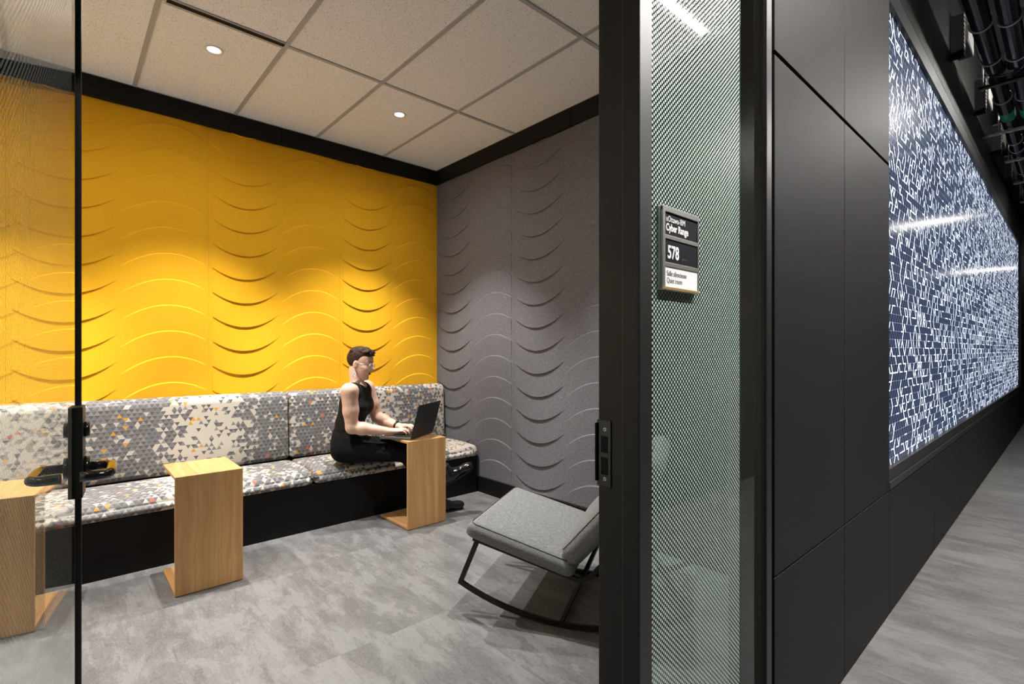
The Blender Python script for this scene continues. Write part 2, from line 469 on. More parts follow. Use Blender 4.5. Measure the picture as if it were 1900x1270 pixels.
# ---- room ceiling: grid and lay-in tiles
ceil = struct(box('ceiling', XL, XG+0.1, 0.60, YW+0.1, ZC+0.035, ZC+0.10, MAT['white_trim']))
gx = [0.369 + 0.6085*k for k in range(-5, 4)] ; gy = [0.665, 1.862, 3.060]
xs = [XL] + gx + [XG]; ys = gy + [YW]
xs = sorted(set(round(v, 4) for v in xs if v >= XL))
for a, b in zip(xs[:-1], xs[1:]):
    for c, d in zip(ys[:-1], ys[1:]):
        o = box('ceiling_tile', a+0.010, b-0.010, c+0.010, d-0.010, ZC+0.006, ZC+0.022, MAT['ctile'], ceil, 0.003)
for v in gx:
    if v > XL+0.05: box('grid_bar', v-0.012, v+0.012, 0.70, YW, ZC, ZC+0.012, MAT['grid_bar'], ceil)
for v in gy[1:]:
    box('grid_bar', XL, XG, v-0.012, v+0.012, ZC-0.0004, ZC+0.012, MAT['grid_bar'], ceil)
box('edge_angle', XG-0.024, XG, 0.70, YW, ZC-0.0008, ZC+0.01, MAT['grid_bar'], ceil)
box('edge_angle', XL, XG, YW-0.024, YW, ZC-0.0008, ZC+0.01, MAT['grid_bar'], ceil)

# ---- felt wave panels
def felt_panel(W, z0, z1, mat, parent, xf, D0=0.0125):
    """xf(s, z, d) -> world; smile arcs on the left half, frown arcs on the right half"""
    verts, faces, cols = [], [], []
    ks = range(-2, 18); P = 0.1808
    def column(s, kind):
        q = s / W
        if kind == 'flat': return None
        zs, ds = [z1], [0.0]
        if kind == 'A':
            t = min(max((q-0.025)/0.47, 0), 1)
            D = D0*(0.38*(1-t)**0.7 + 0.80*math.sin(math.pi*min(t, 1))**0.9)
            off = 1.64*((q-0.235)*0.99)**2
            for k in ks:
                z = 2.700 - P*k + off
                zs += [z+0.0012, z-0.0022]; ds += [D, 0.0]
        else:
            t = min(max((0.975-q)/0.47, 0), 1)
            D = D0*(0.38*(1-t)**0.7 + 0.80*math.sin(math.pi*min(t, 1))**0.9)
            off = -1.60*((q-0.785)*0.99)**2
            for k in ks:
                z = 2.842 - P*k + off
                zs += [z+0.0028, z-0.0046]; ds += [0.0, 0.8*D]
        zs.append(z0); ds.append(0.0)
        return np.clip(zs, z0, z1), ds
    n = 30
    cs = [('A', 0.0, True), ('A', 0.0245, True)]
    cs += [('A', 0.025+0.475*i/n, False) for i in range(n+1)]
    cs += [('B', 0.50+0.475*i/n, False) for i in range(n+1)]
    cs += [('B', 0.9755, True), ('B', 1.0, True)]
    for kind, q, flat in cs:
        zz, dd = column(q*W, kind)
        base = len(verts)
        for z, d in zip(zz, dd): verts.append(xf(q*W, float(z), 0.0 if flat else d))
        cols.append((base, len(zz), kind))
    for (b0, n0, k0), (b1, n1, k1) in zip(cols[:-1], cols[1:]):
        if k0 != k1:
            # the two halves meet flat: bridge with one face strip between the outlines
            continue
        for i in range(n0-1):
            a, b, c, d = b0+i, b0+i+1, b1+i+1, b1+i
            if (Vector(verts[a])-Vector(verts[b])).length < 1e-6 and (Vector(verts[c])-Vector(verts[d])).length < 1e-6: continue
            faces.append((a, b, c, d))
    # chamfered rim back to the wall
    R = 0.018
    rim = [xf(0, z0, 0), xf(W, z0, 0), xf(W, z1, 0), xf(0, z1, 0)]; back = [xf(0, z0, -R), xf(W, z0, -R), xf(W, z1, -R), xf(0, z1, -R)]
    o = len(verts); verts += rim + back
    for i in range(4): faces.append((o+i, o+(i+1) % 4, o+4+(i+1) % 4, o+4+i))
    faces.append((o+7, o+6, o+5, o+4))
    me = bpy.data.meshes.new('felt_panel'); me.from_pydata([tuple(v) for v in verts], [], faces); me.update()
    bm = bmesh.new(); bm.from_mesh(me); bmesh.ops.recalc_face_normals(bm, faces=bm.faces); bm.to_mesh(me); bm.free()
    return obj('felt_panel', me, mat, parent)

wall_back = struct(box('wall_back', XL-0.1, XG+0.3, YW+0.018, YW+0.2, 0, 3.9, MAT['wall_dark']))
for xa, xb in ((1.798, XG-0.001), (0.809, 1.797), (-0.243, 0.808), (-1.25, -0.244), (XL, -1.251)):
    felt_panel(xb-xa, 0.86, 2.90, MAT['felt_yellow'], wall_back, lambda s, z, d, xa=xa: (xa+s, YW-d, z))
box('wall_liner', XL, XG, YW+0.002, YW+0.018, 0.0, 0.86, MAT['wall_dark'], wall_back)

wall_right = struct(box('wall_right', XG+0.018, XG+0.12, 0.70, YW+0.018, 0, 3.9, MAT['wall_dark']))
for ya, yb in ((YW-0.001, 3.094), (3.093, 1.952)):
    felt_panel(ya-yb, 0.12, 2.90, MAT['felt_grey'], wall_right, lambda s, z, d, ya=ya: (XG-d, ya-s, z))
box('dark_panel', XG, XG+0.018, 0.70, 1.951, 0.0, ZC, MAT['black_trim'], wall_right)
wall_left = struct(box('wall_left', XL-0.12, XL, 0.70, YW+0.018, 0, 3.9, MAT['side_wall']))

# black crown band round the room, in lengths with open joints
t1 = struct(box('trim_1', 1.306, XG-0.0302, YW-0.030, YW+0.002, 2.892, ZC, MAT['black_trim'], None, 0.002))
box('band_length', XL, 1.302, YW-0.030, YW+0.002, 2.892, ZC, MAT['black_trim'], t1, 0.002)
t2 = struct(box('trim_2', XG-0.030, XG-0.0005, 2.447, YW, 2.892, ZC, MAT['black_trim'], None, 0.002))
box('band_length', XG-0.030, XG-0.0005, 0.70, 2.443, 2.892, ZC, MAT['black_trim'], t2, 0.002)
b1 = struct(box('baseboard_right', XG-0.016, XG+0.002, 2.383, 3.556, 0, 0.137, MAT['black_trim'], None, 0.003))
box('baseboard_length', XG-0.016, XG+0.002, 0.70, 2.380, 0, 0.137, MAT['black_trim'], b1, 0.003)

# ---- corridor wall: dark panels, light wall opening
YB = YC + 0.012
wall_cor = struct(box('wall_corridor', 1.545, XE, YB+0.06, 0.70, 0, 3.9, MAT['wall_dark']))
box('panel_carrier', 1.545, 2.925, YB, YB+0.06, 0, 3.9, MAT['black_trim'], wall_cor)
box('panel_carrier', 2.925, XE, YB+0.02, YB+0.06, 0, 3.9, MAT['black_trim'], wall_cor)
def cpanel(x0, x1, z0, z1, g=0.0022): box('wall_panel', x0+g, x1-g, YC, YB+0.02, z0, z1, MAT['wall_panel'], wall_cor, 0.0015)
for x0, x1 in ((1.557, 2.228), (2.228, 2.922)):
    cpanel(x0, x1, 0.012, 0.590); cpanel(x0, x1, 0.595, 2.128); cpanel(x0, x1, 2.141, 3.9)
bx = [2.922, 4.055, 5.10, 6.14, 7.19, 8.24, 9.29, 10.34, 11.39]
for x0, x1 in zip(bx[:-1], bx[1:]): cpanel(x0, x1, 0.012, 0.590)
for k in range(7):
    x0 = 11.39 + k*1.05; cpanel(x0, x0+1.05, 0.012, 0.590); cpanel(x0, x0+1.05, 0.595, 3.9)
# bulkhead above the light wall
for x0, x1 in zip(bx[:-1], bx[1:]): box('soffit_panel', x0+0.001, x1-0.001, YC+0.004, YB+0.02, 3.026, 3.9, MAT['soffit_dark'], wall_cor, 0.0015)

lw = thing('light_wall', 'long backlit wall screen of white line segments on blue lattice in dark frame', 'light wall', (2.922, YB+0.018, 0.0))
LX = 11.385 - 2.922
box('screen', 0.008, LX-0.008, -0.006, 0.002, 0.690, 2.925, MAT['led'], lw)
box('sill', 0.002, LX, -0.026, 0.002, 0.634, 0.690, MAT['frame_face'], lw, 0.0015)
box('sill_edge', 0.002, LX, -0.033, 0.002, 0.594, 0.632, MAT['frame_face'], lw, 0.003)
box('head_frame', 0.002, LX, -0.028, 0.002, 2.925, 3.020, MAT['black_metal'], lw, 0.002)
box('end_frame', LX-0.008, LX+0.03, -0.040, 0.002, 0.60, 3.02, MAT['black_trim'], lw, 0.002)
box('start_frame', 0.0, 0.008, -0.026, 0.002, 0.690, 2.925, MAT['black_trim'], lw)

wall_opp = struct(box('wall_opposite', -3.2, XE, YO-0.20, YO-0.020, 0, 3.9, MAT['wall_dark']))
for k in range(-3, 18):
    for z0, z1 in ((0.01, 2.128), (2.141, 3.9)):
        box('wall_panel', k*1.05+0.002, (k+1)*1.05-0.002, YO-0.020, YO, z0, z1, MAT['wall_panel'], wall_opp, 0.0015)
wall_end = struct(box('wall_end', XE, XE+0.12, YO-0.2, 0.7, 0, 3.9, MAT['wall_panel']))
wall_start = struct(box('wall_start', -3.32, -3.2, YO-0.2, 0.7, 0, 3.9, MAT['wall_panel']))
ceil_c = struct(box('ceiling_corridor', -3.2, XE, YO-0.2, 0.70, 3.9, 4.0, MAT['ceiling_dark']))
wall_front = struct(box('wall_front', -3.2, -0.236, YC+0.02, 0.70, 0, 3.9, MAT['wall_dark']))
for k in range(3): box('wall_panel', -3.19+k*0.98, -3.19+(k+1)*0.98-0.004, YC, YC+0.02, 0.012, 3.9, MAT['wall_panel'], wall_front, 0.0015)
box('over_panel', -0.236, 1.545, YC+0.02, 0.70, 2.76, 3.9, MAT['wall_panel'], wall_front)

# ---- glazed screen beside the door
win = struct(box('window_1', 0.873, 0.918, YC, 0.630, 0, 2.70, MAT['frame_face'], None, 0.0012))
box('rebate', 0.886, 0.918, 0.6345, 0.703, 0, 2.70, MAT['black_metal'], win, 0.001)
box('seal', 0.878, 0.915, 0.6295, 0.635, 0, 2.70, MAT['seal_grey'], win)
box('jamb_lining', 0.8722, 0.8735, YC+0.003, 0.629, 0, 2.70, MAT['black_metal'], win)
box('side_member', 1.503, 1.538, YC, 0.700, 0, 2.70, MAT['frame_face'], win, 0.0012)
box('glazing_bead', 1.4985, 1.5035, YC+0.006, 0.603, 0, 2.70, MAT['black_metal'], win)
box('head_member', -0.236, 1.538, YC, 0.700, 2.70, 2.76, MAT['frame_face'], win, 0.0012)
box('bottom_channel', 0.918, 1.503, YC+0.004, 0.64, 0, 0.045, MAT['frame_face'], win, 0.001)
GY = 0.606
def pane(name, x0, x1, z0, z1, mat, parent, y=GY, th=0.0):
    me = bpy.data.meshes.new(name); me.from_pydata([(x0, y, z0), (x1, y, z0), (x1, y, z1), (x0, y, z1)], [], [(0, 1, 2, 3)])
    return obj(name, me, mat, parent)
def glass_slab(name, x0, x1, y0, y1, z0, z1, mat, parent):
    return box(name, x0, x1, y0, y1, z0, z1, mat, parent)
pane('glass_pane', 0.918, 1.369, 0.03, 2.70, MAT['frit_glass'], win)
pane('glass_pane', 1.369, 1.503, 0.03, 2.70, MAT['glass'], win)
box('glass_edge', 1.3685, 1.3697, GY-0.001, GY+0.012, 0.03, 2.70, MAT['glass_edge'], win)
# strike plate
sp = box('strike_plate', 0.8835, 0.8865, 0.668, 0.706, 0.962, 1.107, MAT['gloss_black'], win, 0.0008)
box('strike_lip', 0.878, 0.8865, 0.7035, 0.708, 0.972, 1.100, MAT['black_metal'], sp, 0.001)
for za, zb in ((1.036, 1.072), (0.988, 1.026)): box('strike_slot', 0.8828, 0.8840, 0.676, 0.694, za, zb, MAT['ceiling_dark'], sp)
for zz in (1.087, 0.979):
    s_ = bobj('screw', bm_disc(bmesh.new(), (0.8828, 0.684, zz), (-1, 0, 0), 0.0042, 16), MAT['screw'], sp)
    bobj('screw_socket', bm_disc(bmesh.new(), (0.8815, 0.684, zz), (-1, 0, 0), 0.0016, 6), MAT['black_metal'], s_)
# hinge-side jamb
box('hinge_jamb', -0.236, -0.160, YC, 0.700, 0, 2.70, MAT['frame_face'], win, 0.0012)

# ---- open glass door: local x runs from hinge to latch edge, local -y faces the opening
hx, hy = -0.074, 0.665; lx, ly = 0.033, 1.6475
DA = math.atan2(ly-hy, lx-hx); DL = math.hypot(lx-hx, ly-hy)
door = struct(thing('door_1', None, None, (hx, hy, 0), DA))
pane('glass_pane', 0.0, DL-0.130, 0.012, 2.66, MAT['door_frit_dimmed'], door, y=0.0)
pane('glass_pane', DL-0.130, DL-0.004, 0.012, 2.66, MAT['glass'], door, y=0.0)
box('edge_seal', DL-0.010, DL, -0.0062, 0.0062, 0.012, 2.66, MAT['black_metal'], door, 0.001)
box('top_rail', 0, DL-0.01, -0.012, 0.012, 2.60, 2.66, MAT['black_metal'], door, 0.001)
box('bottom_rail', 0, DL-0.01, -0.012, 0.012, 0.012, 0.07, MAT['black_metal'], door, 0.001)
lock = box('lock_case', DL-0.066, DL+0.001, -0.0135, 0.0135, 0.906, 1.124, MAT['black_metal'], door, 0.002, 2)
for s in (-1, 1):
    r_ = bobj('lock_rose', bm_cyl(bmesh.new(), (DL-0.028, s*0.0135, 1.066), (DL-0.028, s*0.024, 1.066), 0.018, 24), MAT['gloss_black'], lock, True)
    bm = bmesh.new(); hz = 0.974; x0 = DL-0.026; q = []
    y1 = 0.068
    q.append((x0, s*0.020, hz)); q.append((x0, s*(y1-0.022), hz))
    for k in range(1, 7):
        th = math.pi/2*k/6; q.append((x0-0.022*(1-math.cos(th)), s*(y1-0.022+0.022*math.sin(th)), hz))
    xr = x0-0.125
    q.append((xr+0.022, s*y1, hz))
    for k in range(1, 7):
        th = math.pi/2*k/6; q.append((xr+0.022*(1-math.sin(th)), s*(y1-0.022+0.022*math.cos(th)), hz))
    q.append((xr, s*0.016, hz))
    lv = bobj('lever_handle', bm_tube(bm, q, 0.0112, 14), MAT['gloss_black'], door, True)
    bobj('lever_rose', bm_cyl(bmesh.new(), (x0, s*0.0135, hz), (x0, s*0.024, hz), 0.026, 28), MAT['gloss_black'], lv, True)
for z in (0.25, 2.35): box('hinge', -0.014, 0.06, -0.02, 0.02, z-0.05, z+0.05, MAT['black_metal'], door, 0.003)

# ================================================================== THINGS IN THE ROOM
# ---- recessed downlights
def downlight(x, y, label):
    t = thing('downlight', label, 'downlight', (x, y, ZC+0.006), 0, 'recessed ceiling downlights')
    bm = bmesh.new(); n = 32; R = [(0.052, -0.0005), (0.050, -0.0045), (0.036, -0.004), (0.033, 0.006)]
    rings = [[bm.verts.new((r*math.cos(2*math.pi*i/n), r*math.sin(2*math.pi*i/n), z)) for i in range(n)] for r, z in R]
    for A, B in zip(rings[:-1], rings[1:]):
        for i in range(n): bm.faces.new((A[i], B[i], B[(i+1) % n], A[(i+1) % n]))
    bmesh.ops.recalc_face_normals(bm, faces=bm.faces)
    bobj('trim_ring', bm, MAT['white_trim'], t, True)
    bobj('lens', bm_cyl(bmesh.new(), (0, 0, -0.0015), (0, 0, 0.001), 0.033, 28), MAT['lamp_glow'], t)
    L = bpy.data.lights.new('downlight_beam', 'SPOT'); L.energy = SPOT_W; L.color = SPOT_COL
    L.spot_size = math.radians(84); L.spot_blend = 0.60; L.shadow_soft_size = 0.022
    lo = bpy.data.objects.new('downlight_beam', L); link(lo); lo.parent = t; lo.location = (0, 0, -0.02)
    L2 = bpy.data.lights.new('downlight_spill', 'SPOT'); L2.energy = SPILL_W; L2.color = SPOT_COL
    L2.spot_size = math.radians(165); L2.spot_blend = 1.0; L2.shadow_soft_size = 0.03
    lo = bpy.data.objects.new('downlight_spill', L2); link(lo); lo.parent = t; lo.location = (0, 0, -0.02)
downlight(0.673, 3.387, 'lit round downlight in the ceiling tile beside the black air slot')
downlight(1.897, 3.390, 'lit round downlight in the ceiling nearest the grey wall corner')
downlight(1.897, 1.56, 'round downlight in the ceiling over the rocking chair')
downlight(-0.55, 3.387, 'round downlight in the ceiling above the bench behind the glass door')
downlight(-1.77, 3.387, 'unseen round downlight added as fill above the far left end of the bench')  # unseen lamp added to lift the bounce light on the ceiling
downlight(-1.77, 1.56, 'unseen round downlight added as fill by the white side wall')  # also added out of view, brightens the left wall and ceiling

# ---- air slot
t = thing('air_slot_diffuser', 'black linear air slot set in the white ceiling grid', 'air vent', (0.395, 3.060, ZC))
box('frame', 0.0, 0.575, -0.030, 0.034, -0.0012, 0.010, MAT['grid_bar'], t, 0.0008)
box('slot', 0.004, 0.571, -0.013, 0.013, -0.0020, 0.004, MAT['ceiling_dark'], t)
box('slot', 0.004, 0.571, -0.0195, -0.0150, -0.0020, 0.004, MAT['ceiling_dark'], t)

# ---- upholstered wall bench
bench = thing('banquette', 'built-in bench in triangle-patterned upholstery on a black base along the yellow wall', 'bench', (0, 0, 0))
box('base', XL+0.002, 2.768, 3.556, YW-0.015, 0, 0.318, MAT['bench_base'], bench, 0.002)

def arc_pts(c, r, a0, a1, n):
    return [(c[0]+r*math.cos(math.radians(a0+(a1-a0)*i/n)), c[1]+r*math.sin(math.radians(a0+(a1-a0)*i/n))) for i in range(n+1)]
def cushion(name, x0, x1, prof, parent, off=0.0, er=0.034):
    """profile (y, z) swept along x with rounded ends; UV in metres"""
    prof = [Vector((a, b)) for a, b in prof]; m = len(prof)
    cen = sum(prof, Vector((0, 0)))/m
    ln = [0.0]
    for i in range(m): ln.append(ln[-1] + (prof[(i+1) % m]-prof[i]).length)
    ends = [(er*(1-math.cos(math.radians(a))), er*(1-math.sin(math.radians(a)))) for a in (0, 25, 50, 75, 90)]
    st = [(x0+dx, dn) for dx, dn in ends]
    nx = max(2, int((x1-x0)/0.12))
    st += [(x0+er+(x1-x0-2*er)*i/nx, 0) for i in range(1, nx)]
    st += [(x1-dx, dn) for dx, dn in ends[::-1]]
    nr = []
    for i in range(m):
        d = (prof[(i+1) % m]-prof[i-1]).normalized(); n_ = Vector((d.y, -d.x))
        if n_.dot(prof[i]-cen) < 0: n_ = -n_
        nr.append(n_)
    V, F = [], []
    for x, dn in st:
        for i in range(m):
            p = prof[i]-nr[i]*dn*0.8; V.append((x, p.x, p.y))
    for a in range(len(st)-1):
        for i in range(m):
            j = (i+1) % m; F.append((a*m+i, a*m+j, (a+1)*m+j, (a+1)*m+i))
    F.append(tuple(range(m))[::-1]); F.append(tuple((len(st)-1)*m+i for i in range(m)))
    me = bpy.data.meshes.new(name); me.from_pydata(V, [], F); me.update()
    bm = bmesh.new(); bm.from_mesh(me); bmesh.ops.recalc_face_normals(bm, faces=bm.faces); bm.to_mesh(me); bm.free()
    uv = me.uv_layers.new(name='uv')
    for p in me.polygons:
        ids = [me.loops[l].vertex_index for l in p.loop_indices]
        js = [i % m for i in ids]
        if len(ids) > 4:
            for l, i in zip(p.loop_indices, ids): uv.data[l].uv = (V[i][1]+off, V[i][2])
        else:
            wrap = (0 in js) and (m-1 in js)
            for l, i in zip(p.loop_indices, ids):
                j = i % m; vv = ln[m] if (wrap and j == 0) else ln[j]
                uv.data[l].uv = (V[i][0]+off, vv)
    return obj(name, me, MAT['fabric'], parent, True)

seat_prof = [(4.04, 0.320), (3.566, 0.320)] + arc_pts((3.566, 0.345), 0.025, 250, 190, 3) + [(3.5385, 0.372)] + arc_pts((3.590, 0.366), 0.051, 178, 95, 7) + [(3.70, 0.4255), (3.85, 0.428), (3.97, 0.425), (4.035, 0.417)]
back_prof = [(4.056, 0.424), (4.049, 0.45), (4.050, 0.60), (4.060, 0.80)] + arc_pts((4.118, 0.876), 0.058, 176, 96, 8) + [(4.16, 0.937), (4.198, 0.934), (4.216, 0.928), (4.216, 0.44), (4.19, 0.424)]
for xa, xb, off in ((1.324, 2.766, 3.40), (-1.28, 1.316, 0.0), (XL+0.01, -1.288, 18.4)):
    cushion('seat_cushion', xa, xb, seat_prof, bench, off+0.92*8+0.12)
    cushion('back_cushion', xa, xb, back_prof, bench, off)

# ---- oak C-shaped side tables
def side_table(x, y, rz, W, D, Ht, label):
    t = thing('side_table', label, 'side table', (x, y, 0), rz, 'oak C-shaped side tables')
    th = 0.016
    # front panel stands at local y = 0, top and foot reach back to y = D
    p = box('side_panel', 0, W, 0, th, 0.003, Ht, MAT['wood'], t, 0.0015); box_uv(p.data, 'z', (x, y))
    p = box('top', 0.0, W, th, D, Ht-th, Ht, MAT['wood'], t, 0.0015); box_uv(p.data, 'y', (x*2, y))
    p = box('foot', 0.0, W, th, D, 0.003, 0.003+th, MAT['wood'], t, 0.0015); box_uv(p.data, 'y', (x*3, y))
    for gx_ in (0.03, W-0.03): 
        bobj('glide', bm_cyl(bmesh.new(), (gx_, 0.03, 0), (gx_, 0.03, 0.004), 0.012, 12), MAT['black_metal'], t)
        bobj('glide', bm_cyl(bmesh.new(), (gx_, D-0.03, 0), (gx_, D-0.03, 0.004), 0.012, 12), MAT['black_metal'], t)
    return t
side_table(0.432, 3.047, 0.0, 0.314, 0.40, 0.612, 'empty oak side table standing alone before the middle of the bench')
side_table(1.801, 3.100, 0.0, 0.318, 0.40, 0.620, 'oak side table carrying the open black laptop')
rz = math.radians(-9.5)
side_table(-0.087-0.314*math.cos(rz), 3.098-0.314*math.sin(rz), rz, 0.314, 0.40, 0.612, 'oak side table seen through the open glass door at far left')

# ---- rocking chair
ch = thing('rocking_chair', 'low rocking chair with grey tweed cushions and black steel frame', 'chair', (1.427, 1.93, 0), math.radians(29))
# local x = across the seat (0..0.68), local y = front (+) to back (-); near front seat corner at the origin
def rounded(name, sx, sy, sz, r, mat, parent, loc, rot, puff=0.0):
    """rounded, slightly bulging cushion with its corner at the local origin"""
    N = 16; bm = bm_box(bmesh.new(), -1, 1, -1, 1, -1, 1)
    bmesh.ops.subdivide_edges(bm, edges=bm.edges[:], cuts=N-1, use_grid_fill=True)
    def remap(t, h):
        k = (t+1)/2*N
        if k <= 4: return -h + r*k/4
        if k >= N-4: return h - r*(N-k)/4
        return -h + r + (2*h-2*r)*(k-4)/(N-8)
    hh = (sx/2, sy/2, sz/2)
    for v in bm.verts:
        t = v.co.copy(); p = Vector([remap(t[i], hh[i]) for i in range(3)])
        q = Vector([max(-(hh[i]-r), min(hh[i]-r, p[i])) for i in range(3)])
        d = p-q
        if d.length > 1e-9: p = q + d/d.length*r
        fx, fy, fz = (max(0.0, 1-(p[i]/hh[i])**2) for i in range(3))
        p.z += puff*math.copysign(1, p.z)*(fx*fy)**0.5 if abs(t.z) > 0.99 else 0.0
        if abs(t.x) > 0.99: p.x += math.copysign(0.008, p.x)*fz
        if abs(t.y) > 0.99: p.y += math.copysign(0.008, p.y)*fz
        v.co = p + Vector(hh)
    o = bobj(name, bm, mat, parent, True); o.location = loc; o.rotation_euler = rot
    return o
tilt = math.radians(14.4)
SD, SW = 0.525, 0.68
# seat: front edge high, slopes down to the back
sy0 = -SD*math.cos(tilt); sz0 = 0.374 - SD*math.sin(tilt)
seat = rounded('seat_cushion', SW, SD, 0.078, 0.030, MAT['tweed'], ch, (0, sy0, sz0), (tilt, 0, 0), 0.008)
def piping(parent, sx, sy, z, r=0.0022, inset=0.006):
    i = inset
    pts = []
    for (cx_, cy_, a0) in ((sx-i-0.03, sy-i-0.03, 0), (i+0.03, sy-i-0.03, 90), (i+0.03, i+0.03, 180), (sx-i-0.03, i+0.03, 270)):
        for k in range(5):
            a = math.radians(a0+90*k/4); pts.append((cx_+0.03*math.cos(a), cy_+0.03*math.sin(a), z))
    return bobj('piping', bm_tube(bmesh.new(), pts, r, 6, closed=True), MAT['piping'], parent, True)
piping(seat, SW, SD, 0.0740, 0.0018, 0.008)
bt = math.radians(42)
back = rounded('back_cushion', SW, 0.60, 0.098, 0.036, MAT['tweed'], ch, (0, -0.470-0.02, 0.352), (0, 0, 0), 0.008)
# back cushion plane: starts behind the seat, leans back (bottom at local y = -0.49)
back.rotation_euler = (math.pi-math.radians(48), 0, 0)
back.location = (0, -0.455, 0.358)
# after the rotation the cushion thickness points to the sitter: flip so that the puffed face looks forward
back.rotation_euler = (math.radians(131), 0, 0)
piping(back, SW, 0.60, 0.0050, 0.0018, 0.010)
# steel frame
R_ = 1.18; cf = -0.47
def rk(y): return R_ + 0.013 - math.sqrt(R_*R_-(y-cf)**2)
for wx in (0.055, SW-0.055):
    ys_ = [0.055 - 1.06*i/24 for i in range(25)]
    bobj('rocker', bm_bar(bmesh.new(), [(wx, y, rk(y)) for y in ys_], 0.016, 0.022, (1, 0, 0)), MAT['black_metal'], ch)
    bobj('front_leg', bm_bar(bmesh.new(), [(wx, 0.047, rk(0.055)-0.004), (wx, -0.045, 0.352)], 0.016, 0.022, (1, 0, 0)), MAT['black_metal'], ch)
    yb = -1.005
    bobj('rear_leg', bm_bar(bmesh.new(), [(wx, yb+0.006, rk(yb)-0.004), (wx, -0.80, 0.490)], 0.016, 0.022, (1, 0, 0)), MAT['black_metal'], ch)
    bobj('seat_rail', bm_bar(bmesh.new(), [(wx, -0.02, 0.352), (wx, -0.535, 0.226), (wx, -0.585, 0.245), (wx, -0.93, 0.645)], 0.016, 0.020, (1, 0, 0)), MAT['black_metal'], ch)
for y in (-0.455,):
    bobj('stretcher', bm_bar(bmesh.new(), [(0.055, y, 0.020), (SW-0.055, y, 0.020)], 0.018, 0.014, (0, 1, 0)), MAT['black_metal'], ch)
bobj('stretcher', bm_bar(bmesh.new(), [(0.055, -0.545, 0.222), (SW-0.055, -0.545, 0.222)], 0.018, 0.014, (0, 1, 0)), MAT['black_metal'], ch)
bobj('stretcher', bm_bar(bmesh.new(), [(0.055, -0.05, 0.340), (SW-0.055, -0.05, 0.340)], 0.018, 0.014, (0, 1, 0)), MAT['black_metal'], ch)

# ---- laptop on the right-hand table (local x along the hinge, local y towards the user)
la = math.radians(32)
lap = thing('laptop', 'open black laptop on the oak table in front of the seated person', 'laptop', (1.842, 3.128, 0.6205), la)
LW, LD = 0.362, 0.250
deck = box('base', 0, LW, 0, LD, 0.0, 0.017, MAT['laptop_deck'], lap, 0.003, 2)
bm = bmesh.new()
for r in range(6):
    for k in range(14):
        x0 = 0.022 + k*0.0227; y0 = 0.030 + r*0.0185
        bm_box(bm, x0, x0+0.0195, y0, y0+0.0155, 0.0165, 0.0188)
kb = bobj('keyboard', bm, MAT['laptop_key'], deck); kb['kind'] = 'stuff'
box('touchpad', 0.125, 0.235, 0.160, 0.232, 0.0168, 0.0176, MAT['laptop_key'], deck)
lid = box('lid', 0, LW, -0.008, 0.0, 0.0, 0.246, MAT['laptop_black'], lap, 0.0025, 2)
lid.location = (0, 0.004, 0.014); lid.rotation_euler = (math.radians(15), 0, 0)
box('display', 0.010, LW-0.010, 0.0, 0.0006, 0.016, 0.238, MAT['sign_black'], lid)
bm = bmesh.new(); pts = [(LW/2+0.020*math.cos(a), -0.0083, 0.125+0.020*math.sin(a)) for a in [2*math.pi*i/28 for i in range(28)]]
bobj('round_emblem', bm_tube(bm, pts, 0.0009, 6, closed=True), MAT['laptop_deck'], lid)
box('badge', 0.300, 0.345, -0.0087, -0.0078, 0.228, 0.235, MAT['laptop_deck'], lid)
bobj('hinge_bar', bm_cyl(bmesh.new(), (0.03, 0.0, 0.016), (LW-0.03, 0.0, 0.016), 0.006, 12), MAT['laptop_black'], lap, True)

# ---- room sign on the glass
sg = thing('room_sign', 'framed room sign with two black plates and one white plate on dotted glass', 'sign', (0.966, GY-0.0005, 1.392))
SWd, SH = 0.159, 0.183
box('back_plate', 0.0, SWd, -0.008, 0.0, 0.0, SH, MAT['alu'], sg, 0.001)
box('side_rail', 0.0, 0.011, -0.013, -0.008, 0.006, SH-0.004, MAT['alu'], sg, 0.001)
box('side_rail', SWd-0.004, SWd, -0.011, -0.008, 0.006, SH-0.004, MAT['alu'], sg, 0.001)
box('top_rail', 0.0, SWd, -0.0125, -0.008, SH-0.013, SH, MAT['alu'], sg, 0.001)
for z in (0.116, 0.056): box('divider', 0.011, SWd-0.004, -0.0115, -0.008, z-0.0045, z+0.0045, MAT['alu'], sg, 0.0008)
box('bottom_rail', 0.0, SWd, -0.0125, -0.008, 0.0, 0.007, MAT['brass'], sg, 0.001)
RT = (math.pi/2, 0, 0)
p1 = box('plate', 0.012, SWd-0.005, -0.0095, -0.008, 0.1205, 0.1695, MAT['sign_black'], sg)
p2 = box('plate', 0.012, SWd-0.005, -0.0095, -0.008, 0.0605, 0.1115, MAT['sign_black'], sg)
p3 = box('plate', 0.012, SWd-0.005, -0.0095, -0.008, 0.0075, 0.0515, MAT['sign_white'], sg)
text('lettering', 'uOttawa-IBM', 0.0185, MAT['sign_text'], p1, (0.018, -0.0097, 0.1505), RT, 0.80)
text('lettering', 'Cyber Range', 0.0225, MAT['sign_text'], p1, (0.018, -0.0097, 0.1305), RT, 0.80, 0.0006)
text('number', '578', 0.040, MAT['sign_text'], p2, (0.024, -0.0097, 0.0705), RT, 0.80, 0.0010)
bm = bmesh.new()
for i, (a, b) in enumerate(((0, 2), (1, 2), (0, 1), (0, 0), (2, 2), (3, 2), (3, 1), (5, 2), (5, 1), (6, 1), (8, 2), (8, 1), (9, 2))):
    bm_cyl(bm, (0.086+a*0.0024, -0.0095, 0.0700+b*0.0024), (0.086+a*0.0024, -0.0103, 0.0700+b*0.0024), 0.0007, 8)
bobj('braille', bm, MAT['alu'], p2)
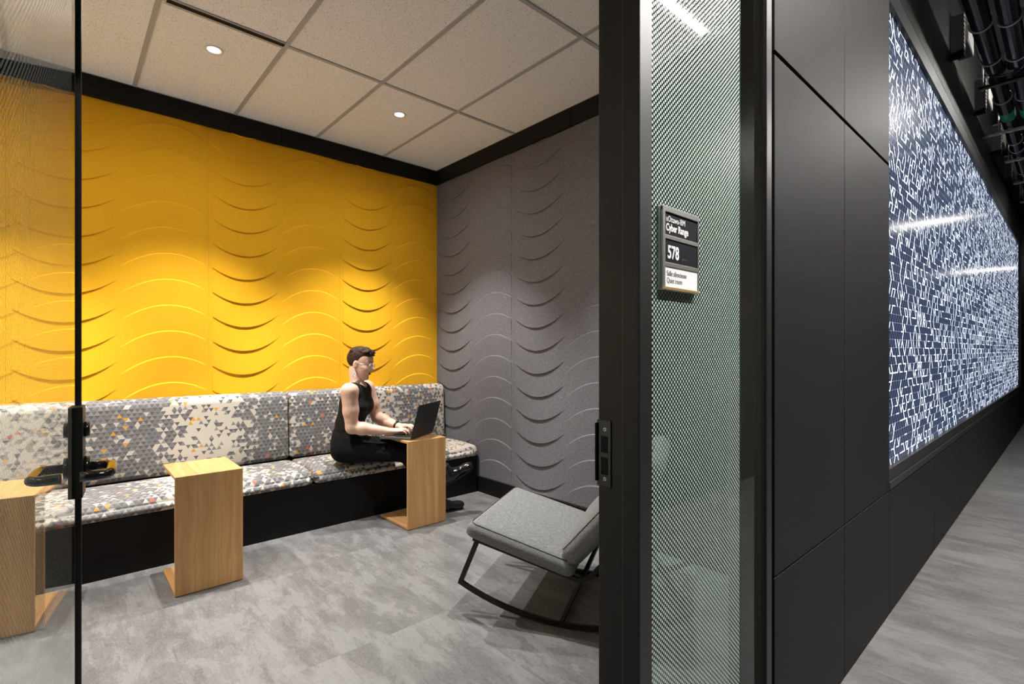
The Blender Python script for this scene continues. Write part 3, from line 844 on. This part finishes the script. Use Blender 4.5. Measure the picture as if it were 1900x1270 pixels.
text('lettering', 'Salle silencieuse', 0.0165, MAT['sign_grey_text'], p3, (0.021, -0.0097, 0.0315), RT, 0.80)
text('lettering', 'Quiet room', 0.0165, MAT['sign_grey_text'], p3, (0.021, -0.0097, 0.0160), RT, 0.80)

# ================================================================== CORRIDOR CEILING
def linear_light(x0, x1, y, z, axis, label, glow='tube_glow'):
    t = thing('linear_light', label, 'ceiling light', ((x0+x1)/2, y, z), 0 if axis == 'x' else math.pi/2, 'corridor linear lights')
    L = (x1-x0)/2
    box('housing', -L, L, -0.045, 0.045, 0.0, 0.07, MAT['galv'], t, 0.002)
    box('tube', -L+0.02, L-0.02, -0.030, 0.030, -0.022, 0.002, MAT[glow], t, 0.004)
    n = int((x1-x0)/0.075)
    for k in range(n+1):
        x = -L+0.01+(2*L-0.02)*k/n
        box('louvre_blade', x-0.0015, x+0.0015, -0.055, 0.055, -0.030, -0.013, MAT['white_trim'], t)
    for s in (-1, 1):
        box('louvre_rail', -L, L, s*0.055-0.0015, s*0.055+0.0015, -0.030, -0.024, MAT['white_trim'], t)
        bobj('suspension_rod', bm_cyl(bmesh.new(), (s*L*0.8, 0, 0.07), (s*L*0.8, 0, 3.9-z), 0.004, 8), MAT['galv'], t)
linear_light(0.75, 3.55, -0.62, 3.62, 'x', 'linear louvred ceiling light reflected at the top of the dotted glass')
linear_light(5.37, 6.63, -0.55, 3.62, 'x', 'linear louvred corridor light opposite the near part of the light wall')
linear_light(9.55, 10.45, -0.42, 3.24, 'y', 'crosswise corridor light mirrored as a streak in the light wall', 'tube_glow_far')
linear_light(16.55, 17.45, -0.42, 3.24, 'y', 'crosswise corridor light near the far end of the corridor', 'tube_glow_far')

def pipe(y, z, r, x0, x1, label, rings, labels, bend=None):
    t = thing('pipe', label, 'pipe', (x0, y, z), 0, 'black ceiling pipes')
    pts = [(0, 0, 0), (x1-x0, 0, 0)]
    if bend:
        dy, rad = bend; pts = [(0, 0, 0), (x1-x0-rad, 0, 0)]
        for k in range(1, 9):
            a = math.pi*k/8; pts.append((x1-x0-rad+rad*math.sin(a), dy/2*(1-math.cos(a)), 0))
        pts.append((0, dy, 0))
    bobj('pipe_run', bm_tube(bmesh.new(), pts, r, 20), MAT['pipe_black'], t, True)
    for x in rings:
        for k, yy in enumerate([0.0] + ([bend[0]] if bend else [])):
            c = [(x-x0+0.05*k, yy+(r+0.006)*math.cos(a), (r+0.006)*math.sin(a)) for a in [2*math.pi*i/24 for i in range(24)]]
            bobj('pipe_clamp', bm_tube(bmesh.new(), c, 0.006, 8, closed=True), MAT['galv'], t, True)
    for x in labels:
        bobj('flow_label', bm_cyl(bmesh.new(), (x-x0-0.10, 0, 0), (x-x0+0.10, 0, 0), r+0.0015, 20), MAT['pipe_label'], t, True)
        for k in range(5):
            a = 0.6+0.0
            box('label_mark', x-x0-0.06+0.026*k, x-x0-0.048+0.026*k, -r-0.004, -r+0.002, -0.020, 0.016, MAT['sign_text'], t)
PZ = 3.35
pipe(0.404, PZ, 0.052, 3.2, 5.22, 'shiny black pipe run above the light wall ending in a U-bend', (3.75, 4.38, 4.95), (), (-0.128, 0.06))
pipe(0.145, PZ, 0.052, 3.2, 14.0, 'long black pipe run furthest from the light wall', (4.3, 6.1, 7.1), (6.25,))
pipe(0.404, PZ, 0.050, 5.36, 14.0, 'long black pipe with green label running closest to the light wall', (5.80, 7.05, 7.35, 8.3), (6.22,))
pipe(0.276, PZ, 0.050, 5.36, 14.0, 'long black pipe with green label running between two others', (5.85, 7.1, 8.2), (6.24,))

for k, x in enumerate((5.26, 6.46, 7.50, 8.55, 9.70, 10.90)):
    lab = ('black pipe hanger strut just past the U-bend', 'pale pipe hanger strut behind the green pipe labels', 'third pipe hanger strut along the corridor ceiling', 'fourth pipe hanger strut along the corridor ceiling', 'fifth pipe hanger strut along the corridor ceiling', 'farthest pipe hanger strut along the corridor ceiling')[k]
    t = thing('pipe_hanger', lab, 'pipe hanger', (x, 0, PZ-0.076), 0, 'pipe hanger struts')
    m_ = MAT['black_metal'] if k == 0 else MAT['galv']
    bm = bmesh.new(); bm_box(bm, -0.021, 0.021, -0.04, 0.500, -0.020, 0.0, 0.001)
    bobj('strut', bm, m_, t)
    for i in range(7): box('strut_slot', -0.006, 0.006, 0.0+i*0.07, 0.035+i*0.07, -0.0206, -0.0198, MAT['ceiling_dark'], t)
    for y in (-0.01, 0.475): bobj('threaded_rod', bm_cyl(bmesh.new(), (0, y, -0.03), (0, y, 3.9-PZ+0.076), 0.006, 8), MAT['galv'], t)
    if k == 1: bobj('wall_stub', bm_cyl(bmesh.new(), (0, 0.47, -0.01), (0, YC+0.003, -0.01), 0.018, 16), MAT['galv'], t, True)

for k, (x, sx) in enumerate(((4.92, 0.30), (6.2, 0.32), (7.55, 0.30), (8.9, 0.42), (10.2, 0.30))):
    lab = ('grey junction box on the bulkhead beside the U-bend', 'grey junction box on the bulkhead before the green pipe labels', 'grey junction box third along the bulkhead', 'large grey junction box fourth along the bulkhead', 'grey junction box farthest along the bulkhead')[k]
    t = thing('junction_box', lab, 'junction box', (x, YC+0.004, 3.45), 0, 'junction boxes on the bulkhead')
    box('case', -sx/2, sx/2, -0.085, 0.0, 0, 0.21, MAT['box_grey'], t, 0.004)
    box('cover', -sx/2+0.01, sx/2-0.01, -0.0865, -0.085, 0.01, 0.20, MAT['galv'], t, 0.001)
    box('cable_comb', -sx/2-0.05, -sx/2-0.012, -0.07, 0.0, -0.12, 0.18, MAT['ceiling_dark'], t)
    for i in range(10): box('comb_tooth', -sx/2-0.054, -sx/2-0.010, -0.073, -0.069, -0.115+i*0.030, -0.100+i*0.030, MAT['galv'], t)
#PERSON
# ================================================================== SEATED PERSON
def surface_nets(D, org, h):
    ins = D < 0
    c = ins[:-1, :-1, :-1].astype(np.uint8)
    tot = np.zeros(c.shape, np.uint8)
    for dx in (0, 1):
        for dy in (0, 1):
            for dz in (0, 1):
                tot += ins[dx:dx+c.shape[0], dy:dy+c.shape[1], dz:dz+c.shape[2]]
    act = (tot > 0) & (tot < 8)
    I = np.argwhere(act); idx = -np.ones(c.shape, np.int64); idx[act] = np.arange(len(I))
    acc = np.zeros((len(I), 3)); cnt = np.zeros(len(I))
    corners = [(a, b, g) for a in (0, 1) for b in (0, 1) for g in (0, 1)]
    for p in corners:
        for ax in range(3):
            if p[ax]: continue
            q = list(p); q[ax] = 1
            d0 = D[I[:, 0]+p[0], I[:, 1]+p[1], I[:, 2]+p[2]]; d1 = D[I[:, 0]+q[0], I[:, 1]+q[1], I[:, 2]+q[2]]
            m = (d0 < 0) != (d1 < 0)
            t = np.where(m, d0/np.where(m, d0-d1, 1), 0)
            for k in range(3): acc[:, k] += np.where(m, p[k] + (t if k == ax else 0), 0)
            cnt += m
    V = (I + acc/cnt[:, None])*h + np.array(org)
    F = []
    for ax in range(3):
        s0 = [slice(None)]*3; s1 = [slice(None)]*3; s0[ax] = slice(0, -1); s1[ax] = slice(1, None)
        a, b = ins[tuple(s0)], ins[tuple(s1)]
        E_ = np.argwhere(a != b)
        o1, o2 = [(1, 2), (2, 0), (0, 1)][ax]
        ok = (E_[:, o1] > 0) & (E_[:, o2] > 0) & (E_[:, o1] < c.shape[o1]) & (E_[:, o2] < c.shape[o2])
        E_ = E_[ok]
        def cell(d1, d2):
            C = E_.copy(); C[:, o1] -= d1; C[:, o2] -= d2
            return idx[C[:, 0], C[:, 1], C[:, 2]]
        q = np.stack([cell(1, 1), cell(0, 1), cell(0, 0), cell(1, 0)], 1)
        fl = b[E_[:, 0], E_[:, 1], E_[:, 2]]
        q[fl] = q[fl][:, ::-1]
        F.append(q)
    return V, np.concatenate(F)

class SDF:
    def __init__(s, lo, hi, h=0.005):
        s.lo = np.array(lo, float); s.h = h
        s.n = np.ceil((np.array(hi)-s.lo)/h).astype(int)+1
        s.D = np.full(s.n, 0.2, np.float32); s.rs = 1.0
    def region(s, lo, hi):
        a = np.clip(np.floor((np.array(lo)-s.lo)/s.h).astype(int), 0, s.n-1); b = np.clip(np.ceil((np.array(hi)-s.lo)/s.h).astype(int)+1, 1, s.n)
        sl = tuple(slice(i, j) for i, j in zip(a, b))
        ax = [s.lo[k]+s.h*np.arange(a[k], b[k]) for k in range(3)]
        P = np.stack(np.meshgrid(*ax, indexing='ij'), -1)
        return sl, P
    def _put(s, sl, d, k, sub=False):
        A = s.D[sl]; d = d.astype(np.float32)
        if sub:
            d = -d
            hh = np.maximum(k-np.abs(A-d), 0)/k; s.D[sl] = np.maximum(A, d)+hh*hh*k/4
        else:
            hh = np.maximum(k-np.abs(A-d), 0)/k; s.D[sl] = np.minimum(A, d)-hh*hh*k/4
    def cap(s, a, b, ra, rb, k=0.012, sub=False):
        a, b = np.array(a, float), np.array(b, float); ra, rb, k = ra*s.rs, rb*s.rs, k*s.rs; m = max(ra, rb)+k+0.03
        sl, P = s.region(np.minimum(a, b)-m, np.maximum(a, b)+m)
        ab = b-a; t = np.clip(((P-a)@ab)/max(ab@ab, 1e-9), 0, 1)
        s._put(sl, np.linalg.norm(P-(a+t[..., None]*ab), axis=-1)-(ra+t*(rb-ra)), k, sub)
    def ell(s, c, r, R=None, k=0.02, sub=False):
        """R: 3x3 with local axes as columns"""
        c = np.array(c, float); r = np.array(r, float)*s.rs; R = np.eye(3) if R is None else R
        m = max(r)+k+0.03; sl, P = s.region(c-m, c+m)
        L = (P-c)@R; k0 = np.linalg.norm(L/r, axis=-1); k1 = np.linalg.norm(L/(r*r), axis=-1)
        s._put(sl, k0*(k0-1)/np.maximum(k1, 1e-6), k, sub)
    def cut(s, fn):
        """keep where fn(P) < 0"""
        sl, P = s.region(s.lo, s.lo+s.h*(s.n-1)); s.D[sl] = np.maximum(s.D[sl], fn(P).astype(np.float32))
    def mesh(s, name, mat, parent, origin):
        V, F = surface_nets(s.D, s.lo, s.h)
        V = V-np.array(origin)
        me = bpy.data.meshes.new(name); me.from_pydata(V.tolist(), [], F.tolist()); me.update()
        return obj(name, me, mat, parent, True)

PO = (1.62, 3.60, 0.0)
person = thing('person', 'person in black sleeveless top and dark trousers typing at a laptop on the bench', 'person', PO)
PV = np.array
def axes(yaw, pitch=0.0, roll=0.0):
    f = PV([math.cos(yaw)*math.cos(pitch), math.sin(yaw)*math.cos(pitch), math.sin(pitch)])
    l = PV([-math.sin(yaw), math.cos(yaw), 0.0]); u = np.cross(f, l)
    if roll: l, u = l*math.cos(roll)+u*math.sin(roll), u*math.cos(roll)-l*math.sin(roll)
    return np.stack([f, l, u], 1)
BY = math.radians(-48)
B = axes(BY); bf, bl = B[:, 0], B[:, 1]
UP = PV([0, 0, 1.0])
pelvis = PV([1.600, 3.625, 0.545])
waist = pelvis + bf*0.015 + UP*0.165
chest = pelvis + bf*0.055 + UP*0.320
neckb = pelvis + bf*0.085 + UP*0.465
shR = neckb - bl*0.160 - bf*0.005 - UP*0.045
shL = neckb + bl*0.160 - bf*0.005 - UP*0.045
elR, wrR = PV([1.552, 3.452, 0.705]), PV([1.764, 3.342, 0.672])
elL, wrL = PV([1.842, 3.640, 0.735]), PV([1.908, 3.430, 0.682])
HS = 0.91                                  # head size
HC = neckb + bf*0.012 + UP*0.150           # head centre
HR = axes(math.radians(-47), math.radians(-12))
def hp(x, y, z): return HC + HR@PV([x, y, z])*HS
hipR, hipL = pelvis - bl*0.088 - UP*0.015, pelvis + bl*0.088 - UP*0.015
knR, knL = PV([1.900, 3.300, 0.497]), PV([1.955, 3.430, 0.520])
anR, anL = PV([2.192, 3.285, 0.095]), PV([2.185, 3.195, 0.335])

def torso(g, e, k=0.04):
    Bt = axes(BY, math.radians(-6))
    g.ell(pelvis+bf*0.012, (0.112+e, 0.150+e, 0.100+e), Bt, k)
    g.ell(waist, (0.092+e, 0.128+e, 0.115+e), Bt, k+0.02)
    g.ell(chest, (0.098+e, 0.142+e, 0.130+e), Bt, k+0.02)
    for sgn in (-1, 1): g.ell(chest+bf*0.058+bl*0.062*sgn-UP*0.02, (0.050+e, 0.058+e, 0.058+e), Bt, 0.04)
    g.ell(neckb-UP*0.055-bf*0.015, (0.070+e, 0.125+e, 0.055+e), Bt, 0.045)

def hand(g, W, d, s, lift, curl):
    """W wrist, d forward, s towards the thumb, all unit; palm faces down"""
    d = d/np.linalg.norm(d); s = s-d*(s@d); s /= np.linalg.norm(s); n = np.cross(d, s); n = n if n[2] > 0 else -n
    tips = []
    offs = [(0.026, 0.086, (0.044, 0.026, 0.021), 0.0088), (0.0085, 0.090, (0.047, 0.029, 0.022), 0.0090), (-0.0095, 0.086, (0.043, 0.027, 0.021), 0.0086), (-0.027, 0.076, (0.034, 0.021, 0.019), 0.0078)]
    for i, (o, m, seg, r) in enumerate(offs):
        b0 = W + d*0.012 + s*o*0.55
        mc = W + d*m + s*o + n*(0.010 - 0.004*abs(i-1))
        g.cap(b0, mc, 0.0135, 0.0115, 0.012)
        p = mc; ang = lift
        for q, L in enumerate(seg):
            dd = d*math.cos(ang) + n*math.sin(ang) + s*o*(1.6 if q == 0 else 0.6)
            dd /= np.linalg.norm(dd); p2 = p + dd*L
            g.cap(p, p2, r*(1-0.08*q), r*(0.92-0.08*q), 0.004)
            p = p2; ang -= curl[(i+q) % len(curl)]
        tips.append(p)
    g.cap(W+d*0.030+s*0.012, W+d*0.055+s*0.032-n*0.006, 0.0150, 0.0115, 0.012)
    a = W+d*0.055+s*0.032-n*0.006; b = a+d*0.030+s*0.012-n*0.006; c = b+d*0.026+s*0.001-n*0.004
    g.cap(a, b, 0.0108, 0.0096, 0.005); g.cap(b, c, 0.0096, 0.0080, 0.004)
    g.cap(W+d*0.025-s*0.004, W+d*0.072-s*0.004+n*0.002, 0.018, 0.015, 0.015)
    return tips

g = SDF((1.36, 3.02, 0.02), (2.40, 3.86, 1.36), 0.0046)
torso(g, -0.004)
for sgn, sh, el, wr in ((-1, shR, elR, wrR), (1, shL, elL, wrL)):
    g.cap(neckb-UP*0.045+bl*sgn*0.06, sh, 0.046, 0.047, 0.04)
    mid = sh*0.45+el*0.55
    g.cap(sh, mid, 0.0580, 0.0525, 0.03); g.cap(mid, el, 0.0525, 0.0430, 0.02)
    m2 = el*0.70+wr*0.30
    g.cap(el, m2, 0.0425, 0.0455, 0.015); g.cap(m2, wr, 0.0450, 0.0275, 0.02)
tipsR = hand(g, wrR, PV([1.895, 3.290, 0.662])-wrR, bl, 0.10, (0.42, 0.55, 0.50))
tipsL = hand(g, wrL, PV([1.955, 3.270, 0.690])-wrL, -bl, 0.12, (0.45, 0.55, 0.52))
# neck and head
g.cap(neckb-UP*0.02-bf*0.012, hp(-0.032, 0, -0.06), 0.053, 0.046, 0.03)
g.rs = HS
g.ell(hp(-0.014, 0, 0.036), (0.097, 0.076, 0.086), HR, 0.02)
g.ell(hp(0.028, 0, -0.040), (0.060, 0.058, 0.078), HR, 0.035)
g.ell(hp(0.040, 0, 0.050), (0.050, 0.060, 0.050), HR, 0.03)
g.cap(hp(0.072, -0.007, -0.105), hp(0.072, 0.007, -0.105), 0.0175, 0.0175, 0.025)
for sgn in (-1, 1):
    g.cap(hp(0.000, 0.053*sgn, -0.050), hp(0.056, 0.018*sgn, -0.103), 0.014, 0.013, 0.022)
    g.ell(hp(0.060, 0.040*sgn, -0.028), (0.026, 0.022, 0.022), HR, 0.02)
    g.cap(hp(0.083, 0.014*sgn, 0.026), hp(0.070, 0.047*sgn, 0.028), 0.0105, 0.010, 0.014)
    g.ell(hp(0.092, 0.031*sgn, 0.003), (0.013, 0.016, 0.011), HR, 0.012, sub=True)
    g.ell(hp(-0.012, 0.074*sgn, -0.010), (0.019, 0.010, 0.031), HR@axes(math.radians(-18*sgn)), 0.008)
    g.ell(hp(-0.006, 0.085*sgn, -0.006), (0.009, 0.006, 0.017), HR, 0.006, sub=True)
g.cap(hp(0.088, 0, 0.016), hp(0.1150, 0, -0.026), 0.0085, 0.0105, 0.014)
for sgn in (-1, 1): g.cap(hp(0.103, 0.009*sgn, -0.031), hp(0.094, 0.011*sgn, -0.034), 0.0075, 0.0065, 0.008)
g.cap(hp(0.084, -0.016, -0.062), hp(0.084, 0.016, -0.062), 0.010, 0.010, 0.014)
# legs inside the trousers
g.rs = 1.0
for hip, kn, an in ((hipR, knR, anR), (hipL, knL, anL)):
    g.cap(hip, kn, 0.066, 0.046, 0.03); g.cap(kn, kn*0.7+an*0.3, 0.046, 0.044, 0.02); g.cap(kn*0.7+an*0.3, an, 0.044, 0.030, 0.02)
g.mesh('body', MAT['skin'], person, PO)

def part_sdf(lo, hi, h=0.005): return SDF(lo, hi, h)
# sleeveless knitted top
g = part_sdf((1.36, 3.30, 0.50), (1.92, 3.86, 1.10), 0.0046)
torso(g, 0.007)
for sgn in (-1, 1): g.cap(neckb-UP*0.050+bl*sgn*0.05, neckb-UP*0.050+bl*sgn*0.128-bf*0.012, 0.056, 0.055, 0.04)
for i in range(5):
    z = 0.60+i*0.012
    g.cap(pelvis+UP*(0.030+0.02*i)-bl*(0.10-0.01*i)-bf*0.055, pelvis+UP*(0.045+0.018*i)-bl*0.09+bf*0.05, 0.030, 0.024, 0.02)
nk = neckb + bf*0.018 + UP*0.030
g.ell(nk, (0.066, 0.066, 0.080), axes(BY, math.radians(-25)), 0.006, sub=True)
for sh in (shR, shL):
    sg_ = -1 if sh is shR else 1
    g.ell(sh+bl*sg_*0.036-UP*0.030+bf*0.010, (0.062, 0.046, 0.090), axes(BY), 0.006, sub=True)
hem = pelvis-UP*0.022
g.cut(lambda P: (hem[2] - 0.10*((P-pelvis)@bf) - P[..., 2]))
g.mesh('sleeveless_top', MAT['knit'], person, PO)
# trousers
g = part_sdf((1.36, 3.02, 0.06), (2.40, 3.86, 0.70), 0.005)
Bt = axes(BY, math.radians(-6))
g.ell(pelvis+bf*0.018, (0.116, 0.152, 0.104), Bt, 0.03)
g.ell(pelvis+UP*0.06, (0.100, 0.138, 0.075), Bt, 0.03)
g.ell(pelvis-UP*0.045+bf*0.018, (0.118, 0.152, 0.062), Bt, 0.03)
for hip, kn, an in ((hipR, knR, anR), (hipL, knL, anL)):
    g.cap(hip, kn, 0.084, 0.062, 0.035)
    m2 = kn*0.5+an*0.5; an2 = kn*0.12+an*0.88
    g.cap(kn, m2, 0.061, 0.056, 0.02); g.cap(m2, an2, 0.056, 0.050, 0.015)
    for i in range(4):
        q = 0.25+0.17*i
        c_ = hip*(1-q)+kn*q; g.cap(c_+bl*0.03+UP*0.050, c_+bf*0.05-bl*0.05+UP*0.035, 0.016, 0.012, 0.02)
g.cut(lambda P: P[..., 2]-0.640)
g.cut(lambda P: 0.429-P[..., 2] + np.where((P[..., 1] > 3.53), 0, -1.0))
g.mesh('trousers', MAT['trousers'], person, PO)
# shoes
def shoe(an, d, up, name):
    d = d/np.linalg.norm(d); up = up-d*(up@d); up /= np.linalg.norm(up); sd = np.cross(up, d)
    lo = an-0.27; hi = an+0.27; lo[2] = max(lo[2], -0.02)
    g = SDF(lo, hi, 0.0046); R = np.stack([d, sd, up], 1)
    c = an-up*0.048
    g.cap(c-d*0.040, c+d*0.06, 0.034, 0.036, 0.02)
    g.cap(c+d*0.06, c+d*0.165-up*0.012, 0.036, 0.026, 0.02)
    g.ell(c+d*0.150-up*0.010, (0.052, 0.036, 0.030), R, 0.02)
    g.cap(c+d*0.01, an+up*0.055, 0.040, 0.044, 0.03)
    g.cut(lambda P: -(((P-(c-up*0.034))@up)))
    g.cut(lambda P: ((P-(an+up*0.05))@up))
    sh = g.mesh('shoe', MAT['shoe'], person, PO)
    bm = bmesh.new(); n = 28; top, bot = [], []
    for i in range(n):
        a = 2*math.pi*i/n; x = 0.058+0.140*math.cos(a); wd_ = 0.036+0.006*math.cos(a-0.3)
        if math.cos(a) < -0.2: wd_ *= 0.92
        p = c+d*x+sd*wd_*math.sin(a)-up*0.034
        top.append(bm.verts.new(Vector(p-PV(PO)))); bot.append(bm.verts.new(Vector(p-up*0.012-PV(PO))))
    for i in range(n): bm.faces.new((top[i], top[(i+1) % n], bot[(i+1) % n], bot[i]))
    bm.faces.new(top); bm.faces.new(bot[::-1]); bmesh.ops.recalc_face_normals(bm, faces=bm.faces)
    bobj('sole', bm, MAT['black_metal'], sh)
shoe(anR, PV([0.97, -0.20, 0.0]), PV([0, 0, 1.0]), 'shoe')
shoe(anL, PV([0.80, -0.30, 0.45]), PV([-0.40, 0.10, 1.0]), 'shoe')
# hair: cropped sides, longer swept top
g = SDF(HC-0.17, HC+0.17, 0.0034); g.rs = HS
g.ell(hp(-0.022, 0, 0.036), (0.098, 0.0775, 0.088), HR, 0.01)
g.ell(hp(-0.006, 0, 0.080), (0.086, 0.066, 0.058), HR, 0.03)
g.ell(hp(0.046, 0, 0.092), (0.042, 0.052, 0.036), HR, 0.03)
random.seed(3)
for i in range(120):
    y = random.uniform(-0.06, 0.06); x = random.uniform(-0.080, 0.058)
    z = 0.040 + 0.086*math.sqrt(max(0.05, 1-(y/0.085)**2-((x+0.01)/0.13)**2))
    L = random.uniform(0.018, 0.036)
    g.cap(hp(x, y, z), hp(x+L, y+random.uniform(-0.012, 0.012), z+random.uniform(-0.002, 0.018)), 0.0115, 0.0040, 0.005)
for i in range(18):
    y = random.uniform(-0.045, 0.045)
    g.cap(hp(0.066, y, 0.094), hp(0.086+random.uniform(-0.006, 0.014), y+random.uniform(-0.010, 0.010), 0.088+random.uniform(-0.020, 0.028)), 0.009, 0.003, 0.006)
def hl(P): return (P-HC)@HR/HS
def haircut(P):
    L = hl(P); x, y, z = L[..., 0], L[..., 1], L[..., 2]
    # hairline: falls from the forehead to the temple, then behind the ear to the nape
    line = np.where(x > 0.035, 0.058+0.40*(x-0.035), np.where(x > -0.005, 0.058-(0.035-x)*1.35, -0.004-(-0.005-x)*1.05))
    return (line - z)*HS
g.cut(haircut)
g.mesh('hair', MAT['hair'], person, PO)
def W2(p): return Vector(PV(p)-PV(PO))
# glasses
bm = bmesh.new(); 
gl = None
for sgn in (-1, 1):
    c0 = PV([0.106, 0.033*sgn, -0.002])
    pts = []
    for i in range(8):
        a = 2*math.pi*(i+0.5)/8
        pts.append(W2(hp(c0[0]-0.010*abs(math.cos(a))*(1 if math.cos(a)*sgn > 0 else 0), c0[1]+0.0265*math.cos(a), c0[2]+0.0215*math.sin(a))))
    bm_tube(bm, pts, 0.0019, 6, closed=True)
    bm_tube(bm, [W2(hp(0.098, 0.060*sgn, 0.006)), W2(hp(0.05, 0.079*sgn, 0.008)), W2(hp(-0.012, 0.083*sgn, 0.010))], 0.0015, 6)
bm_tube(bm, [W2(hp(0.106, -0.008, 0.004)), W2(hp(0.111, 0, 0.008)), W2(hp(0.106, 0.008, 0.004))], 0.0014, 6)
gl = bobj('glasses', bm, MAT['rim_silver'], person, True)
for sgn in (-1, 1):
    bm = bmesh.new(); vs = [bm.verts.new(W2(hp(0.1055, 0.033*sgn+0.0255*math.cos(2*math.pi*(i+0.5)/8), -0.002+0.0205*math.sin(2*math.pi*(i+0.5)/8)))) for i in range(8)]
    bm.faces.new(vs); bobj('lens', bm, MAT['glass'], gl)
    bm = bmesh.new(); bmesh.ops.create_uvsphere(bm, u_segments=12, v_segments=8, radius=0.0100, matrix=Matrix.Translation(W2(hp(0.0735, 0.030*sgn, 0.002))))
    bobj('eye', bm, MAT['eye_white'], person, True)
bm = bmesh.new(); bm_tube(bm, [W2(hp(0.086, -0.021, -0.0655)), W2(hp(0.0935, -0.010, -0.0635)), W2(hp(0.0945, 0, -0.0645)), W2(hp(0.0935, 0.010, -0.0635)), W2(hp(0.086, 0.021, -0.0655))], [0.002, 0.0048, 0.0048, 0.0048, 0.002], 8)
bm_tube(bm, [W2(hp(0.086, -0.019, -0.067)), W2(hp(0.0925, -0.008, -0.0705)), W2(hp(0.093, 0, -0.071)), W2(hp(0.0925, 0.008, -0.0705)), W2(hp(0.086, 0.019, -0.067))], [0.002, 0.005, 0.0052, 0.005, 0.002], 8)
bobj('lips', bm, MAT['lips'], person, True)
for sgn in (-1, 1):
    bm = bmesh.new(); bm_tube(bm, [W2(hp(0.0960, 0.013*sgn, 0.028)), W2(hp(0.0925, 0.030*sgn, 0.0335)), W2(hp(0.0785, 0.050*sgn, 0.029))], [0.0022, 0.0034, 0.0014], 6)
    bobj('eyebrow', bm, MAT['hair'], person, True)
    e0 = hp(-0.010, 0.080*sgn, -0.036)
    bm = bmesh.new()
    # hook at the lobe, flat tapered plate hanging straight down
    fx = HR[:, 0]*PV([1, 1, 0]); fx /= np.linalg.norm(fx); ly_ = np.cross(UP, fx)
    prof = [(-0.003, -0.012), (0.003, -0.012), (0.0125, -0.050), (0.0125, -0.068), (-0.0125, -0.068), (-0.0125, -0.050)]
    A = [bm.verts.new(W2(e0+fx*a+UP*b+ly_*0.0015)) for a, b in prof]; C = [bm.verts.new(W2(e0+fx*a+UP*b-ly_*0.0015)) for a, b in prof]
    for i in range(6): bm.faces.new((A[i], A[(i+1) % 6], C[(i+1) % 6], C[i]))
    bm.faces.new(A); bm.faces.new(C[::-1]); bmesh.ops.recalc_face_normals(bm, faces=bm.faces)
    er = bobj('earring', bm, MAT['earring'], person)
    bobj('hook', bm_tube(bmesh.new(), [W2(e0+UP*0.004), W2(e0-UP*0.004), W2(e0-UP*0.013)], 0.0009, 6), MAT['rim_silver'], er)
# watch on the far wrist
d = (wrL-elL)/np.linalg.norm(wrL-elL); wc = wrL-d*0.012
_, u_, v_ = frame_axes(Vector(d)); u_, v_ = PV(u_), PV(v_)
bm = bmesh.new(); n = 24; rings = []
for r, dd in ((0.0275, -0.010), (0.0300, -0.009), (0.0300, 0.009), (0.0275, 0.010)):
    rings.append([bm.verts.new(W2(wc+d*dd+(u_*math.cos(2*math.pi*i/n)+v_*math.sin(2*math.pi*i/n))*r)) for i in range(n)])
for A, C in zip(rings, rings[1:]+rings[:1]):
    for i in range(n): bm.faces.new((A[i], A[(i+1) % n], C[(i+1) % n], C[i]))
bmesh.ops.recalc_face_normals(bm, faces=bm.faces)
wt = bobj('wrist_band', bm, MAT['watch'], person, True)
top = wc + UP*0.029
bobj('watch_face', bm_box(bmesh.new(), -0.010, 0.010, -0.016, 0.016, -0.003, 0.006, 0.003, 2), MAT['gloss_black'], wt).location = W2(top)
# finger nails of the near hand stay part of the skin
